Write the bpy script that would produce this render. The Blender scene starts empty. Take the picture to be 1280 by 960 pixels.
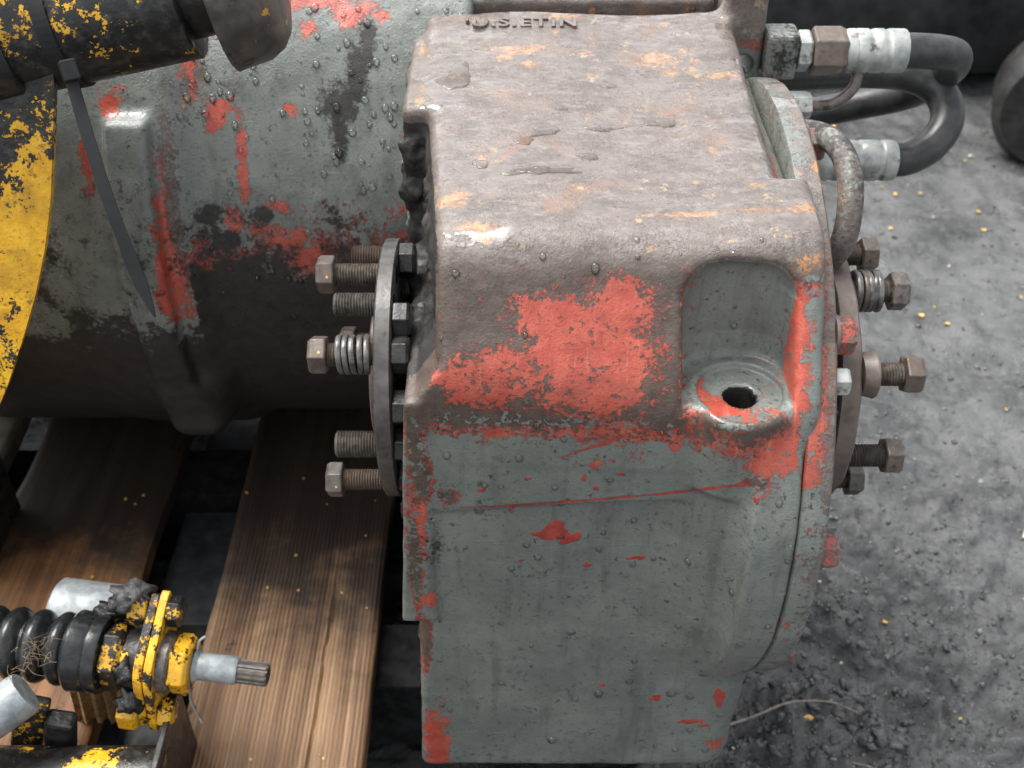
import bpy, math, random
import numpy as np
from mathutils import Matrix, Vector
R = math.radians
random.seed(7)
scn = bpy.context.scene
col = scn.collection

# ------------------------------------------------------------------ camera, sky, sun, exposure
cam_d = bpy.data.cameras.new('camera')
cam = bpy.data.objects.new('camera', cam_d)
col.objects.link(cam)
cam_d.sensor_width = 36.0
cam_d.lens = 36.0 * 1400 / 1280
cam_d.clip_start = 0.01
cam_d.clip_end = 400
PITCH = R(40)
cam.location = (0, -0.7 * math.cos(PITCH), 0.7 * math.sin(PITCH))
cam.rotation_euler = (R(90) - PITCH, 0, 0)
cam_d.dof.use_dof = True
cam_d.dof.focus_distance = 0.72
cam_d.dof.aperture_fstop = 11.0
scn.camera = cam

SUN_EL, SUN_AZ = 64.0, 302.0        # azimuth clockwise from +Y
world = bpy.data.worlds.new('World')
scn.world = world
world.use_nodes = True
wn = world.node_tree
bg = wn.nodes['Background']
sky = wn.nodes.new('ShaderNodeTexSky')
sky.sky_type = 'NISHITA'
sky.sun_disc = False
sky.sun_elevation = R(SUN_EL)
sky.sun_rotation = R(SUN_AZ)
sky.air_density = 1.0
sky.dust_density = 4.0
sky.ozone_density = 1.0
hsv = wn.nodes.new('ShaderNodeHueSaturation')      # overcast: the blue of the clear sky washed out
hsv.inputs['Saturation'].default_value = 0.19
wn.links.new(sky.outputs[0], hsv.inputs['Color'])
wn.links.new(hsv.outputs[0], bg.inputs['Color'])
bg.inputs['Strength'].default_value = 0.15

sun_d = bpy.data.lights.new('sun', 'SUN')
sun_d.energy = 1.4
sun_d.angle = R(35)
sun_d.color = (1.0, 0.97, 0.93)
sun = bpy.data.objects.new('sun', sun_d)
col.objects.link(sun)
sd = Vector((math.sin(R(SUN_AZ)) * math.cos(R(SUN_EL)), math.cos(R(SUN_AZ)) * math.cos(R(SUN_EL)), math.sin(R(SUN_EL))))
sun.rotation_euler = (-sd).to_track_quat('-Z', 'Y').to_euler()
sun.location = (0, 0, 3)

scn.view_settings.view_transform = 'Standard'
scn.view_settings.look = 'None'
scn.view_settings.gamma = 1.0
scn.view_settings.use_curve_mapping = False
scn.view_settings.exposure = 1.27

# ------------------------------------------------------------------ numpy helpers: noise, SDF, surface nets
def _hash(ix, iy, iz, seed):
    h = (ix.astype(np.int64) * 374761393 + iy.astype(np.int64) * 668265263 + iz.astype(np.int64) * 2147483647 + seed * 1274126177) & 0xffffffff
    h = ((h ^ (h >> 13)) * 1274126177) & 0xffffffff
    h = ((h ^ (h >> 16)) * 2246822519) & 0xffffffff
    return ((h ^ (h >> 15)) & 0xffff).astype(np.float32) / 65535.0

def vnoise(p, scale, seed=0):
    """value noise in -1..1 at points p (N,3)"""
    q = p * scale
    i = np.floor(q).astype(np.int64)
    f = (q - i).astype(np.float32)
    f = f * f * (3 - 2 * f)
    out = 0
    for a in (0, 1):
        wx = f[:, 0] if a else 1 - f[:, 0]
        for b in (0, 1):
            wy = f[:, 1] if b else 1 - f[:, 1]
            for c in (0, 1):
                wz = f[:, 2] if c else 1 - f[:, 2]
                out = out + wx * wy * wz * _hash(i[:, 0] + a, i[:, 1] + b, i[:, 2] + c, seed)
    return out * 2 - 1

def fbm(p, scale, oct=3, seed=0):
    s, a, t = 0, 1.0, 0
    for k in range(oct):
        s = s + a * vnoise(p, scale * 2 ** k, seed + 17 * k)
        t += a
        a *= 0.5
    return s / t

def smin(a, b, k):
    h = np.clip(0.5 + 0.5 * (b - a) / k, 0, 1)
    return b + (a - b) * h - k * h * (1 - h)

def smax(a, b, k):
    return -smin(-a, -b, k)

def sbox(p, lo, hi, r=0.004):
    c = (np.array(lo) + np.array(hi)) / 2
    h = (np.array(hi) - np.array(lo)) / 2 - r
    q = np.abs(p - c.astype(np.float32)) - h.astype(np.float32)
    return np.sqrt((np.maximum(q, 0) ** 2).sum(1)) + np.minimum(q.max(1), 0) - r

def scyl(p, ax, c, rad, lo, hi, r=0.003):
    """rounded cylinder along axis ax ('x','y','z'), centre c of the two other coordinates"""
    k = 'xyz'.index(ax)
    o = [i for i in range(3) if i != k]
    d0 = np.sqrt((p[:, o[0]] - c[0]) ** 2 + (p[:, o[1]] - c[1]) ** 2) - (rad - r)
    d1 = np.abs(p[:, k] - (lo + hi) / 2) - ((hi - lo) / 2 - r)
    return np.minimum(np.maximum(d0, d1), 0) + np.sqrt(np.maximum(d0, 0) ** 2 + np.maximum(d1, 0) ** 2) - r

def sdf_mesh(f, lo, hi, h, project=2):
    lo = np.array(lo, np.float32); hi = np.array(hi, np.float32)
    n = (np.ceil((hi - lo) / h / 4).astype(int) * 4) + 1
    ax = [lo[i] + h * np.arange(n[i], dtype=np.float32) for i in range(3)]
    cidx = [np.arange(0, n[i], 4) for i in range(3)]
    G = np.stack(np.meshgrid(*[ax[i][cidx[i]] for i in range(3)], indexing='ij'), -1).reshape(-1, 3)
    cv = f(G).reshape([len(c) for c in cidx])
    near = [np.minimum((np.arange(n[i]) + 2) // 4, len(cidx[i]) - 1) for i in range(3)]
    V = cv[np.ix_(*near)].astype(np.float32).copy()
    m = np.abs(V) < 6.5 * h
    ii = np.argwhere(m)
    pts = np.stack([ax[0][ii[:, 0]], ax[1][ii[:, 1]], ax[2][ii[:, 2]]], 1)
    vals = np.concatenate([f(pts[s:s + 400000]) for s in range(0, len(pts), 400000)])
    V[m] = vals
    S = V < 0
    c = np.zeros(n - 1, np.int8)
    for a in (0, 1):
        for b in (0, 1):
            for d in (0, 1):
                c += S[a:n[0] - 1 + a, b:n[1] - 1 + b, d:n[2] - 1 + d]
    act = (c > 0) & (c < 8)
    cells = np.argwhere(act)
    ids = np.full(n - 1, -1, np.int64)
    ids[act] = np.arange(len(cells))
    acc = np.zeros((len(cells), 3), np.float32); cnt = np.zeros(len(cells), np.float32)
    corners = [(a, b, d) for a in (0, 1) for b in (0, 1) for d in (0, 1)]
    for c0 in corners:
        for k in range(3):
            if c0[k]:
                continue
            c1 = list(c0); c1[k] = 1
            i0 = cells + np.array(c0); i1 = cells + np.array(c1)
            v0 = V[i0[:, 0], i0[:, 1], i0[:, 2]]; v1 = V[i1[:, 0], i1[:, 1], i1[:, 2]]
            x = (v0 < 0) != (v1 < 0)
            t = np.where(x, v0 / np.where(x, v0 - v1, 1), 0)
            pos = np.array(c0, np.float32)[None].repeat(len(cells), 0)
            pos[:, k] = t
            acc[x] += pos[x]; cnt[x] += 1
    P = lo + h * (cells + acc / np.maximum(cnt, 1)[:, None]).astype(np.float32)
    faces = []
    for k in range(3):
        a, b = (k + 1) % 3, (k + 2) % 3
        s0 = [slice(None)] * 3; s1 = [slice(None)] * 3
        s0[k] = slice(0, n[k] - 1); s1[k] = slice(1, n[k])
        A = S[tuple(s0)]; B = S[tuple(s1)]
        e = np.argwhere(A != B)
        e = e[(e[:, a] > 0) & (e[:, b] > 0) & (e[:, a] < n[a] - 1) & (e[:, b] < n[b] - 1)]
        q = []
        for da, db in ((-1, -1), (0, -1), (0, 0), (-1, 0)):
            cc = e.copy(); cc[:, a] += da; cc[:, b] += db
            q.append(ids[cc[:, 0], cc[:, 1], cc[:, 2]])
        q = np.stack(q, 1)
        inside_first = A[e[:, 0], e[:, 1], e[:, 2]]
        q[~inside_first] = q[~inside_first][:, ::-1]
        faces.append(q)
    F = np.concatenate(faces)
    F = F[(F >= 0).all(1)]
    for _ in range(project):
        N, v = sdf_grad(f, P, h * 0.5)
        P = P - np.clip(v, -h * .6, h * .6)[:, None] * N
    N, v = sdf_grad(f, P, h * 0.5)
    return P, F, N

def sdf_grad(f, P, e):
    v = f(P)
    g = np.stack([f(P + np.eye(3, dtype=np.float32)[k] * e) - f(P - np.eye(3, dtype=np.float32)[k] * e) for k in range(3)], 1)
    return g / np.maximum(np.sqrt((g ** 2).sum(1)), 1e-9)[:, None], v

# ------------------------------------------------------------------ scene object helpers
def np_mesh(name, V, F, mat=None, smooth=True):
    me = bpy.data.meshes.new(name)
    V = np.asarray(V, np.float32)
    if isinstance(F, np.ndarray):
        k = F.shape[1]
        me.vertices.add(len(V)); me.vertices.foreach_set('co', V.ravel())
        me.loops.add(F.size); me.loops.foreach_set('vertex_index', F.ravel().astype(np.int32))
        me.polygons.add(len(F)); me.polygons.foreach_set('loop_start', np.arange(0, F.size, k, dtype=np.int32))
        me.update(calc_edges=True)
    else:
        me.from_pydata([tuple(map(float, v)) for v in V], [], F)
        me.update()
    if smooth:
        me.polygons.foreach_set('use_smooth', np.ones(len(me.polygons), bool))
    if mat:
        me.materials.append(mat)
    return me

def set_attr(me, name, vals):
    a = me.attributes.new(name, 'FLOAT', 'POINT')
    a.data.foreach_set('value', np.asarray(vals, np.float32).ravel())

def link(name, me, parent=None):
    o = bpy.data.objects.new(name, me)
    col.objects.link(o)
    if parent is not None:
        o.parent = parent
        if parent.type == 'EMPTY':
            o.matrix_parent_inverse = Matrix.Translation(-parent.location)
    return o

def tag(o, label=None, cat=None, group=None, kind=None):
    if label: o['label'] = label
    if cat: o['category'] = cat
    if group: o['group'] = group
    if kind: o['kind'] = kind
    return o

def thing(name, label, cat, loc, group=None):
    o = bpy.data.objects.new(name, None)
    col.objects.link(o)
    o.empty_display_size = 0.05
    o.location = loc
    return tag(o, label, cat, group)

def bevel(o, w=0.001, seg=2, ang=35):
    m = o.modifiers.new('bevel', 'BEVEL'); m.width = w; m.segments = seg; m.limit_method = 'ANGLE'; m.angle_limit = R(ang)
    m.harden_normals = False
    return o

class MB:
    """collects verts and faces for one mesh"""
    def __init__(s): s.v = []; s.f = []
    def add(s, V, F):
        n = len(s.v)
        s.v += [tuple(map(float, v)) for v in V]; s.f += [tuple(i + n for i in f) for f in F]
        return s
    def box(s, lo, hi, M=None):
        V = [(x, y, z) for x in (lo[0], hi[0]) for y in (lo[1], hi[1]) for z in (lo[2], hi[2])]
        if M: V = [M @ Vector(v) for v in V]
        return s.add(V, [(0, 1, 3, 2), (4, 6, 7, 5), (0, 4, 5, 1), (2, 3, 7, 6), (0, 2, 6, 4), (1, 5, 7, 3)])
    def lathe(s, prof, M=None, n=32, caps=True, a0=0.0, wob=None):
        """prof: (x, r) along +X"""
        V = []
        for (x, r) in prof:
            for k in range(n):
                t = a0 + 2 * math.pi * k / n
                rr = r if wob is None else r + wob(x, t)
                V.append(Vector((x, rr * math.cos(t), rr * math.sin(t))))
        if M: V = [M @ v for v in V]
        F = []
        for i in range(len(prof) - 1):
            for k in range(n):
                a, b = i * n + k, i * n + (k + 1) % n
                F.append((a, b, b + n, a + n)[::-1])
        if caps:
            F.append(tuple(range(n))); F.append(tuple(range((len(prof) - 1) * n, len(prof) * n))[::-1])
        return s.add(V, [f[::-1] for f in F])
    def tube(s, pts, r, n=16, caps=True):
        pts = [Vector(p) for p in pts]
        rs = r if isinstance(r, (list, tuple)) else [r] * len(pts)
        T = [(pts[min(i + 1, len(pts) - 1)] - pts[max(i - 1, 0)]).normalized() for i in range(len(pts))]
        u = T[0].orthogonal().normalized()
        V = []
        for p, t, rr in zip(pts, T, rs):
            u = (u - t * u.dot(t)).normalized(); w = t.cross(u)
            for k in range(n):
                a = 2 * math.pi * k / n
                V.append(p + (u * math.cos(a) + w * math.sin(a)) * rr)
        F = []
        for i in range(len(pts) - 1):
            for k in range(n):
                a, b = i * n + k, i * n + (k + 1) % n
                F.append((a, b, b + n, a + n))
        if caps:
            F.append(tuple(range(n))[::-1]); F.append(tuple(range((len(pts) - 1) * n, len(pts) * n)))
        return s.add(V, F)
    def build(s, name, mat, parent=None, smooth=False, bev=0, fields=None, sharp=True):
        me = np_mesh(name, s.v, s.f, mat, smooth)
        if fields:
            for k, v in fields.items():
                set_attr(me, k, v(np.array(s.v, np.float32)) if callable(v) else np.full(len(s.v), v))
        o = link(name, me, parent)
        if smooth and sharp:
            try: me.set_sharp_from_angle(angle=R(38))
            except Exception: pass
        if bev: bevel(o, bev)
        return o

def spline(pts, n=12):
    """Catmull-Rom through pts"""
    P = [Vector(p) for p in pts]
    P = [P[0] * 2 - P[1]] + P + [P[-1] * 2 - P[-2]]
    out = []
    for i in range(1, len(P) - 2):
        for k in range(n):
            t = k / n
            a, b, c, d = P[i - 1], P[i], P[i + 1], P[i + 2]
            out.append(0.5 * ((2 * b) + (c - a) * t + (2 * a - 5 * b + 4 * c - d) * t * t + (3 * b - a - 3 * c + d) * t ** 3))
    out.append(P[-2])
    return out

def frame(origin, direction, roll=0.0):
    """matrix whose +X points along direction"""
    q = Vector(direction).normalized().to_track_quat('X', 'Z')
    return Matrix.Translation(origin) @ q.to_matrix().to_4x4() @ Matrix.Rotation(roll, 4, 'X')

# ------------------------------------------------------------------ materials
class NT:
    def __init__(s, name):
        s.m = bpy.data.materials.new(name); s.m.use_nodes = True
        s.t = s.m.node_tree; s.n = s.t.nodes
        s.b = s.n['Principled BSDF']
        s.co = s.n.new('ShaderNodeTexCoord').outputs['Object']
    def new(s, k, **kw):
        x = s.n.new(k)
        for a, v in kw.items(): setattr(x, a, v)
        return x
    def put(s, sock, v):
        if isinstance(v, bpy.types.NodeSocket): s.t.links.new(v, sock)
        elif isinstance(v, tuple) and len(v) == 3 and sock.type == 'RGBA': sock.default_value = (*v, 1)
        else: sock.default_value = v
    def geo(s):
        return s.new('ShaderNodeNewGeometry').outputs
    def mapv(s, scale, vec=None, rot=(0, 0, 0)):
        x = s.new('ShaderNodeMapping'); s.put(x.inputs['Vector'], vec or s.co)
        x.inputs['Scale'].default_value = scale; x.inputs['Rotation'].default_value = rot
        return x.outputs[0]
    def noise(s, scale, detail=4, rough=0.55, vec=None, dist=0.0, color=False):
        x = s.new('ShaderNodeTexNoise'); s.put(x.inputs['Vector'], vec or s.co)
        x.inputs['Scale'].default_value = scale; x.inputs['Detail'].default_value = detail
        x.inputs['Roughness'].default_value = rough; x.inputs['Distortion'].default_value = dist
        return x.outputs['Color' if color else 'Fac']
    def voro(s, scale, feat='F1', vec=None, rnd=1.0):
        x = s.new('ShaderNodeTexVoronoi', feature=feat); s.put(x.inputs['Vector'], vec or s.co)
        x.inputs['Scale'].default_value = scale; x.inputs['Randomness'].default_value = rnd
        return x.outputs['Distance']
    def attr(s, name):
        return s.new('ShaderNodeAttribute', attribute_name=name).outputs['Fac']
    def math(s, op, a, b=None, c=None):
        x = s.new('ShaderNodeMath', operation=op)
        for i, v in enumerate((a, b, c)):
            if v is not None: s.put(x.inputs[i], v)
        return x.outputs[0]
    def add(s, *a):
        r = a[0]
        for v in a[1:]: r = s.math('ADD', r, v)
        return r
    def mul(s, *a):
        r = a[0]
        for v in a[1:]: r = s.math('MULTIPLY', r, v)
        return r
    def step(s, v, lo, hi, a=0.0, b=1.0, smooth=True):
        x = s.new('ShaderNodeMapRange', interpolation_type='SMOOTHSTEP' if smooth else 'LINEAR')
        s.put(x.inputs[0], v)
        for i, q in zip((1, 2, 3, 4), (lo, hi, a, b)): x.inputs[i].default_value = q
        return x.outputs[0]
    def mix(s, f, a, b):
        x = s.new('ShaderNodeMix', data_type='RGBA')
        s.put(x.inputs[0], f); s.put(x.inputs[6], a); s.put(x.inputs[7], b)
        return x.outputs[2]
    def fmix(s, f, a, b):
        x = s.new('ShaderNodeMix', data_type='FLOAT')
        s.put(x.inputs[0], f); s.put(x.inputs[2], a); s.put(x.inputs[3], b)
        return x.outputs[0]
    def bump(s, h, strength=0.5, dist=0.001, normal=None):
        x = s.new('ShaderNodeBump'); s.put(x.inputs['Height'], h)
        x.inputs['Strength'].default_value = strength; x.inputs['Distance'].default_value = dist
        if normal is not None: s.put(x.inputs['Normal'], normal)
        return x.outputs[0]
    def out(s, **kw):
        for k, v in kw.items(): s.put(s.b.inputs[k.replace('_', ' ')], v)
        return s.m

def zcomp(nt):
    x = nt.new('ShaderNodeSeparateXYZ'); nt.put(x.inputs[0], nt.geo()['Normal'])
    return x.outputs[2]

def paint_material(name):
    """grey-green paint over red primer over rusty iron, with black dirt and painted shade; fields 'red', 'rust', 'grime' hold where each begins"""
    t = NT(name)
    fine = t.math('SUBTRACT', t.noise(310, 5, .7), .5)
    mid = t.math('SUBTRACT', t.noise(80, 6, .7), .5)
    big = t.math('SUBTRACT', t.noise(22, 3, .5), .5)
    red_m = t.step(t.add(t.attr('red'), t.mul(mid, 4.2), t.mul(fine, 3.0)), -.03, .03)
    rust_m = t.step(t.add(t.attr('rust'), t.mul(mid, 3.4), t.mul(fine, 5.0)), -.08, .08)
    gn = t.add(t.attr('grime_shade'), t.mul(mid, 2.4), t.mul(big, 2.0), t.mul(fine, 1.6))
    grime_shade_m = t.step(gn, -.25, .3)
    grey = t.mix(t.step(t.noise(14, 5, .6), .3, .72), (.140, .158, .142), (.204, .222, .200))
    grey = t.mix(t.step(t.noise(240, 4, .7), .56, .68, 0, .5), grey, (.05, .055, .052))
    grey = t.mix(t.step(t.noise(120, 6, .8), .59, .64, 0, .75), grey, (.03, .03, .028))
    grey = t.mix(t.step(t.noise(1.0, 3, .6, vec=t.mapv((25, 25, 420), rot=(0, .25, 0))), .67, .72, 0, .5), grey, (.27, .29, .275))
    redc = t.mix(t.step(t.noise(60, 4, .6), .3, .7), (.38, .060, .037), (.51, .108, .068))
    rb = t.mix(t.step(t.noise(48, 7, .75, vec=t.mapv((.7, 1.1, 1))), .36, .62), (.094, .072, .059), (.160, .131, .114))
    rb = t.mix(t.step(t.noise(160, 4, .7, vec=t.mapv((.45, 1, 1))), .5, .66, 0, .6), rb, (.22, .192, .175))
    rb = t.mix(t.step(t.noise(18, 7, .72, dist=.6), .545, .68, 0, .55), rb, (.24, .115, .055))
    spots = t.step(t.add(t.noise(27, 5, .7), t.mul(fine, .25)), .640, .69)
    rb = t.mix(t.mul(spots, .8), rb, (.48, .21, .065))
    rb = t.mix(t.step(t.noise(55, 6, .78), .60, .68, 0, .7), rb, (.42, .31, .16))
    fr = t.add(t.attr('red'), t.mul(mid, 4.2), t.mul(fine, 3.0))
    lip = t.mul(t.step(fr, -.22, -.04), t.math('SUBTRACT', 1.0, red_m))
    grey = t.mix(t.mul(lip, .55), grey, (.075, .062, .056))
    drip = t.step(t.noise(1.0, 5, .65, vec=t.mapv((70, 70, 7))), .50, .68, 0, .38)
    grey = t.mix(drip, grey, (.055, .055, .048))
    frr = t.add(t.attr('rust'), t.mul(mid, 3.6), t.mul(fine, 3.6))
    redc = t.mix(t.step(t.noise(210, 6, .8), .54, .64, 0, .55), redc, (.20, .035, .026))
    redc = t.mix(t.step(t.noise(36, 6, .7), .52, .66, 0, .4), redc, (.30, .085, .062))
    redc = t.mix(t.step(t.noise(1.0, 4, .6, vec=t.mapv((300, 40, 22), rot=(0, .5, 0))), .60, .68, 0, .5), redc, (.62, .19, .14))
    redc = t.mix(t.mul(t.step(frr, -.5, -.05), .6), redc, (.17, .045, .032))
    stn = t.step(t.add(t.attr('stain'), -1.5, t.mul(mid, 2.6), t.mul(fine, 2.6)), -.1, .45, 0, .62)
    rb = t.mix(stn, rb, t.mix(t.step(t.noise(130, 4, .7), .4, .6), (.24, .105, .038), (.48, .26, .095)))
    rb = t.mix(t.step(t.noise(330, 6, .8), .54, .64, 0, .7), rb, (.045, .034, .030))
    rb = t.mix(t.step(t.noise(230, 5, .75), .60, .67, 0, .5), rb, (.26, .235, .22))
    c = t.mix(red_m, grey, redc)
    hs = t.mix(t.step(t.noise(85, 5, .7), .35, .65), (.050, .034, .025), (.104, .074, .056))  # slope rust: darker brown, the slope's shading painted in
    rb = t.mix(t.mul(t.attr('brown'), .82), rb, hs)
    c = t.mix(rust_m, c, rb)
    c = t.mix(grime_shade_m, c, t.mix(t.noise(120, 3), (.010, .010, .0095), (.044, .040, .036)))
    # bare iron with a sheet of rain lying on faces that look up
    up = t.step(zcomp(t), .75, .95)
    film = t.mul(up, t.step(t.add(t.noise(34, 4, .55, vec=t.mapv((.6, 1.5, 1))), t.mul(mid, .4)), .535, .548))
    cast = t.add(t.mul(t.noise(480, 5, .7), 1.0), t.mul(t.noise(950, 3, .6), .5), t.mul(t.noise(120, 3), .35))
    paint_h = t.add(t.mul(t.math('SUBTRACT', 1.0, red_m), .5), t.mul(t.math('SUBTRACT', 1.0, rust_m), .7))
    h = t.add(t.mul(cast, t.fmix(rust_m, .55, .62)), t.mul(paint_h, .9), t.mul(t.noise(30, 2), .5), t.mul(film, 1.6))
    nb = t.bump(h, .75, .0012)
    nb2 = t.new('ShaderNodeMix', data_type='VECTOR')
    t.put(nb2.inputs[0], film); t.put(nb2.inputs[4], nb); t.put(nb2.inputs[5], t.geo()['Normal'])
    rough = t.fmix(rust_m, t.step(t.noise(50, 4), .3, .7, .22, .40), t.step(t.noise(70, 4), .3, .7, .36, .58))
    rough = t.fmix(film, rough, .06)
    rough = t.fmix(grime_shade_m, rough, .5)
    t.out(Base_Color=c, Roughness=rough, Normal=nb2.outputs[1], IOR=1.5)
    t.put(t.b.inputs['Coat Weight'], t.fmix(grime_shade_m, t.fmix(film, t.fmix(up, .25, .5), 1.0), .0))
    t.put(t.b.inputs['Coat Roughness'], t.fmix(film, .22, .03))
    t.put(t.b.inputs['Coat Normal'], nb2.outputs[1])
    return t.m

def yellow_material(name, bias=0.0):
    """chipped yellow paint over oily black metal; field 'yellow' says where the paint has stayed"""
    t = NT(name)
    fine = t.math('SUBTRACT', t.noise(420, 5, .7), .5)
    mid = t.math('SUBTRACT', t.noise(110, 4, .65), .5)
    big = t.math('SUBTRACT', t.noise(35, 3, .6), .5)
    f = t.add(t.attr('yellow'), bias, t.mul(big, 2.6), t.mul(mid, 3.2), t.mul(fine, 2.4))
    y = t.step(f, -.03, .03)
    yc = t.mix(t.step(t.noise(70, 4), .35, .7), (.72, .36, .012), (.82, .47, .025))
    yc = t.mix(t.step(t.noise(190, 4, .7), .58, .75, 0, .7), yc, (.32, .16, .02))
    yc = t.mix(t.step(t.noise(30, 6, .7), .46, .66, 0, .6), yc, (.36, .185, .018))
    yc = t.mix(t.step(t.noise(160, 6, .8), .56, .63, 0, .7), yc, (.05, .035, .012))
    bc = t.mix(t.step(t.noise(130, 4, .6), .45, .75), (.012, .012, .012), (.055, .052, .046))
    bc = t.mix(t.step(t.noise(50, 4, .7), .66, .78, 0, .6), bc, (.12, .07, .04))
    c = t.mix(y, bc, yc)
    h = t.add(t.mul(y, 1.2), t.noise(260, 4, .6), t.mul(t.noise(60, 3), .7))
    t.out(Base_Color=c, Roughness=t.fmix(y, t.step(t.noise(90, 3), .3, .7, .28, .5), .36), Normal=t.bump(h, .6, .0009), IOR=1.48)
    return t.m

def simple(name, c0, c1, rough=(.3, .5), scale=90, bump=.3, dist=.0006, metal=0.0, spec=None, dirt=None, dirt_scale=45, dirt_lo=.55, fleck=None, vary=False):
    t = NT(name)
    c = t.mix(t.step(t.noise(scale, 5, .6), .32, .68), c0, c1)
    if vary:
        rnd = t.new('ShaderNodeObjectInfo').outputs['Random']
        c = t.mix(t.mul(t.step(t.add(rnd, t.mul(t.noise(70, 4, .7), .9)), .85, 1.35), .5), c, (.10, .062, .042))
        c = t.mix(t.mul(t.step(rnd, .5, 0.0), .5), c, (.02, .019, .018))
    if dirt: c = t.mix(t.step(t.noise(dirt_scale, 5, .7), dirt_lo, dirt_lo + .13), c, dirt)
    if fleck: c = t.mix(t.step(t.noise(95, 3, .6), .665, .68), c, fleck)
    t.out(Base_Color=c, Roughness=t.step(t.noise(scale * .7, 4), .3, .7, *rough), Metallic=metal,
          Normal=t.bump(t.add(t.noise(scale * 2.5, 4, .6), t.mul(t.noise(scale * .5, 2), .5)), bump, dist))
    return t.m

M = {}
M['paint'] = paint_material('painted_cast_iron')
M['yellow'] = yellow_material('chipped_yellow_paint')
M['bolt'] = simple('dark_oily_bolt_steel', (.055, .048, .042), (.17, .145, .125), (.22, .45), 150, .4, dirt=(.02, .018, .016), dirt_lo=.56, vary=True)
M['bright_bolt'] = simple('worn_bolt_steel', (.06, .056, .052), (.15, .142, .13), (.28, .48), 150, .45, metal=.1, dirt=(.05, .04, .035), dirt_lo=.6, fleck=(.65, .33, .03), vary=True)
M['thread'] = simple('rusty_thread', (.035, .030, .025), (.10, .085, .066), (.3, .55), 200, .5, vary=True)
M['disc'] = simple('oily_plate_steel', (.055, .05, .046), (.10, .092, .085), (.22, .42), 110, .35, dirt=(.022, .02, .02), dirt_lo=.58)
M['rust_disc'] = simple('rusty_plate_steel', (.10, .078, .064), (.17, .135, .115), (.35, .6), 90, .5, dirt=(.06, .045, .035), dirt_lo=.57)
M['cup'] = simple('greasy_brown_steel', (.05, .044, .038), (.12, .10, .085), (.22, .45), 60, .5, dirt=(.02, .018, .016), dirt_lo=.54, fleck=(.5, .26, .03))
M['zinc'] = simple('dull_zinc_plate', (.26, .28, .265), (.46, .48, .455), (.35, .55), 70, .4, metal=.3, dirt=(.13, .115, .09), dirt_lo=.55)
M['silver'] = simple('silver_grey_coated_metal', (.22, .24, .25), (.36, .39, .40), (.35, .55), 120, .35, metal=.2, dirt=(.2, .21, .2), dirt_lo=.62)
M['rubber'] = simple('black_hose_rubber', (.018, .019, .020), (.045, .046, .046), (.32, .5), 80, .35, dirt=(.075, .075, .07), dirt_lo=.62)
M['boot'] = simple('oily_boot_rubber', (.010, .011, .012), (.024, .026, .026), (.16, .32), 120, .3, dirt=(.11, .12, .03), dirt_scale=26, dirt_lo=.66)
M['grease'] = simple('black_grease', (.004, .004, .0045), (.017, .017, .017), (.22, .45), 160, .9, .0016)
M['grease_grey'] = simple('grey_grease_sludge', (.025, .026, .026), (.11, .11, .105), (.35, .6), 170, .9, .0016)
M['nylon'] = simple('black_nylon', (.006, .0065, .007), (.011, .012, .013), (.6, .75), 60, .1)
M['spring'] = simple('spring_washer_steel', (.06, .058, .055), (.19, .185, .175), (.22, .42), 160, .4, metal=.3, dirt=(.03, .028, .025), dirt_lo=.58, vary=True)
M['split_wood'] = simple('split_wood', (.30, .17, .07), (.55, .36, .17), (.6, .8), 160, .6)
M['black_iron'] = simple('oily_black_iron', (.008, .008, .008), (.03, .028, .026), (.25, .5), 90, .6, .001)
M['dark_machine'] = simple('dark_machine_iron', (.010, .010, .010), (.035, .034, .032), (.35, .6), 40, .6, .002)
M['tyre'] = simple('worn_tyre_rubber', (.008, .008, .009), (.028, .029, .030), (.4, .6), 20, .5, .002)
M['leaf'] = simple('yellow_leaf_bits', (.55, .30, .05), (.75, .55, .22), (.5, .7), 60, .2)
M['pale_bits'] = simple('pale_grit', (.35, .33, .28), (.6, .58, .5), (.5, .7), 60, .2)
M['fibre'] = simple('dry_fibre', (.12, .075, .04), (.22, .15, .09), (.6, .8), 200, .3)
M['twig'] = simple('twig_bark', (.10, .085, .07), (.26, .23, .2), (.5, .7), 200, .5)
def water_material(name, glass, ior):
    """clear rain water: what lies below shows through, the surface mirrors the sky"""
    t = NT(name)
    fr = t.new('ShaderNodeFresnel'); fr.inputs['IOR'].default_value = ior
    gl = t.new('ShaderNodeBsdfGlossy'); gl.inputs['Roughness'].default_value = .03; gl.inputs['Color'].default_value = (1, 1, 1, 1)
    tr = t.new('ShaderNodeBsdfTransparent')
    rf = t.new('ShaderNodeBsdfRefraction'); rf.inputs['IOR'].default_value = 1.33; rf.inputs['Roughness'].default_value = .0
    m0 = t.new('ShaderNodeMixShader'); m0.inputs[0].default_value = glass
    t.put(m0.inputs[1], tr.outputs[0]); t.put(m0.inputs[2], rf.outputs[0])
    m1 = t.new('ShaderNodeMixShader'); t.put(m1.inputs[0], fr.outputs[0])
    t.put(m1.inputs[1], m0.outputs[0]); t.put(m1.inputs[2], gl.outputs[0])
    t.t.links.new(m1.outputs[0], t.n['Material Output'].inputs['Surface'])
    return t.m
M['water'] = water_material('rain_drop_water', .45, 1.38)
M['water_film'] = water_material('rain_film_water', 0.0, 1.42)

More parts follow.
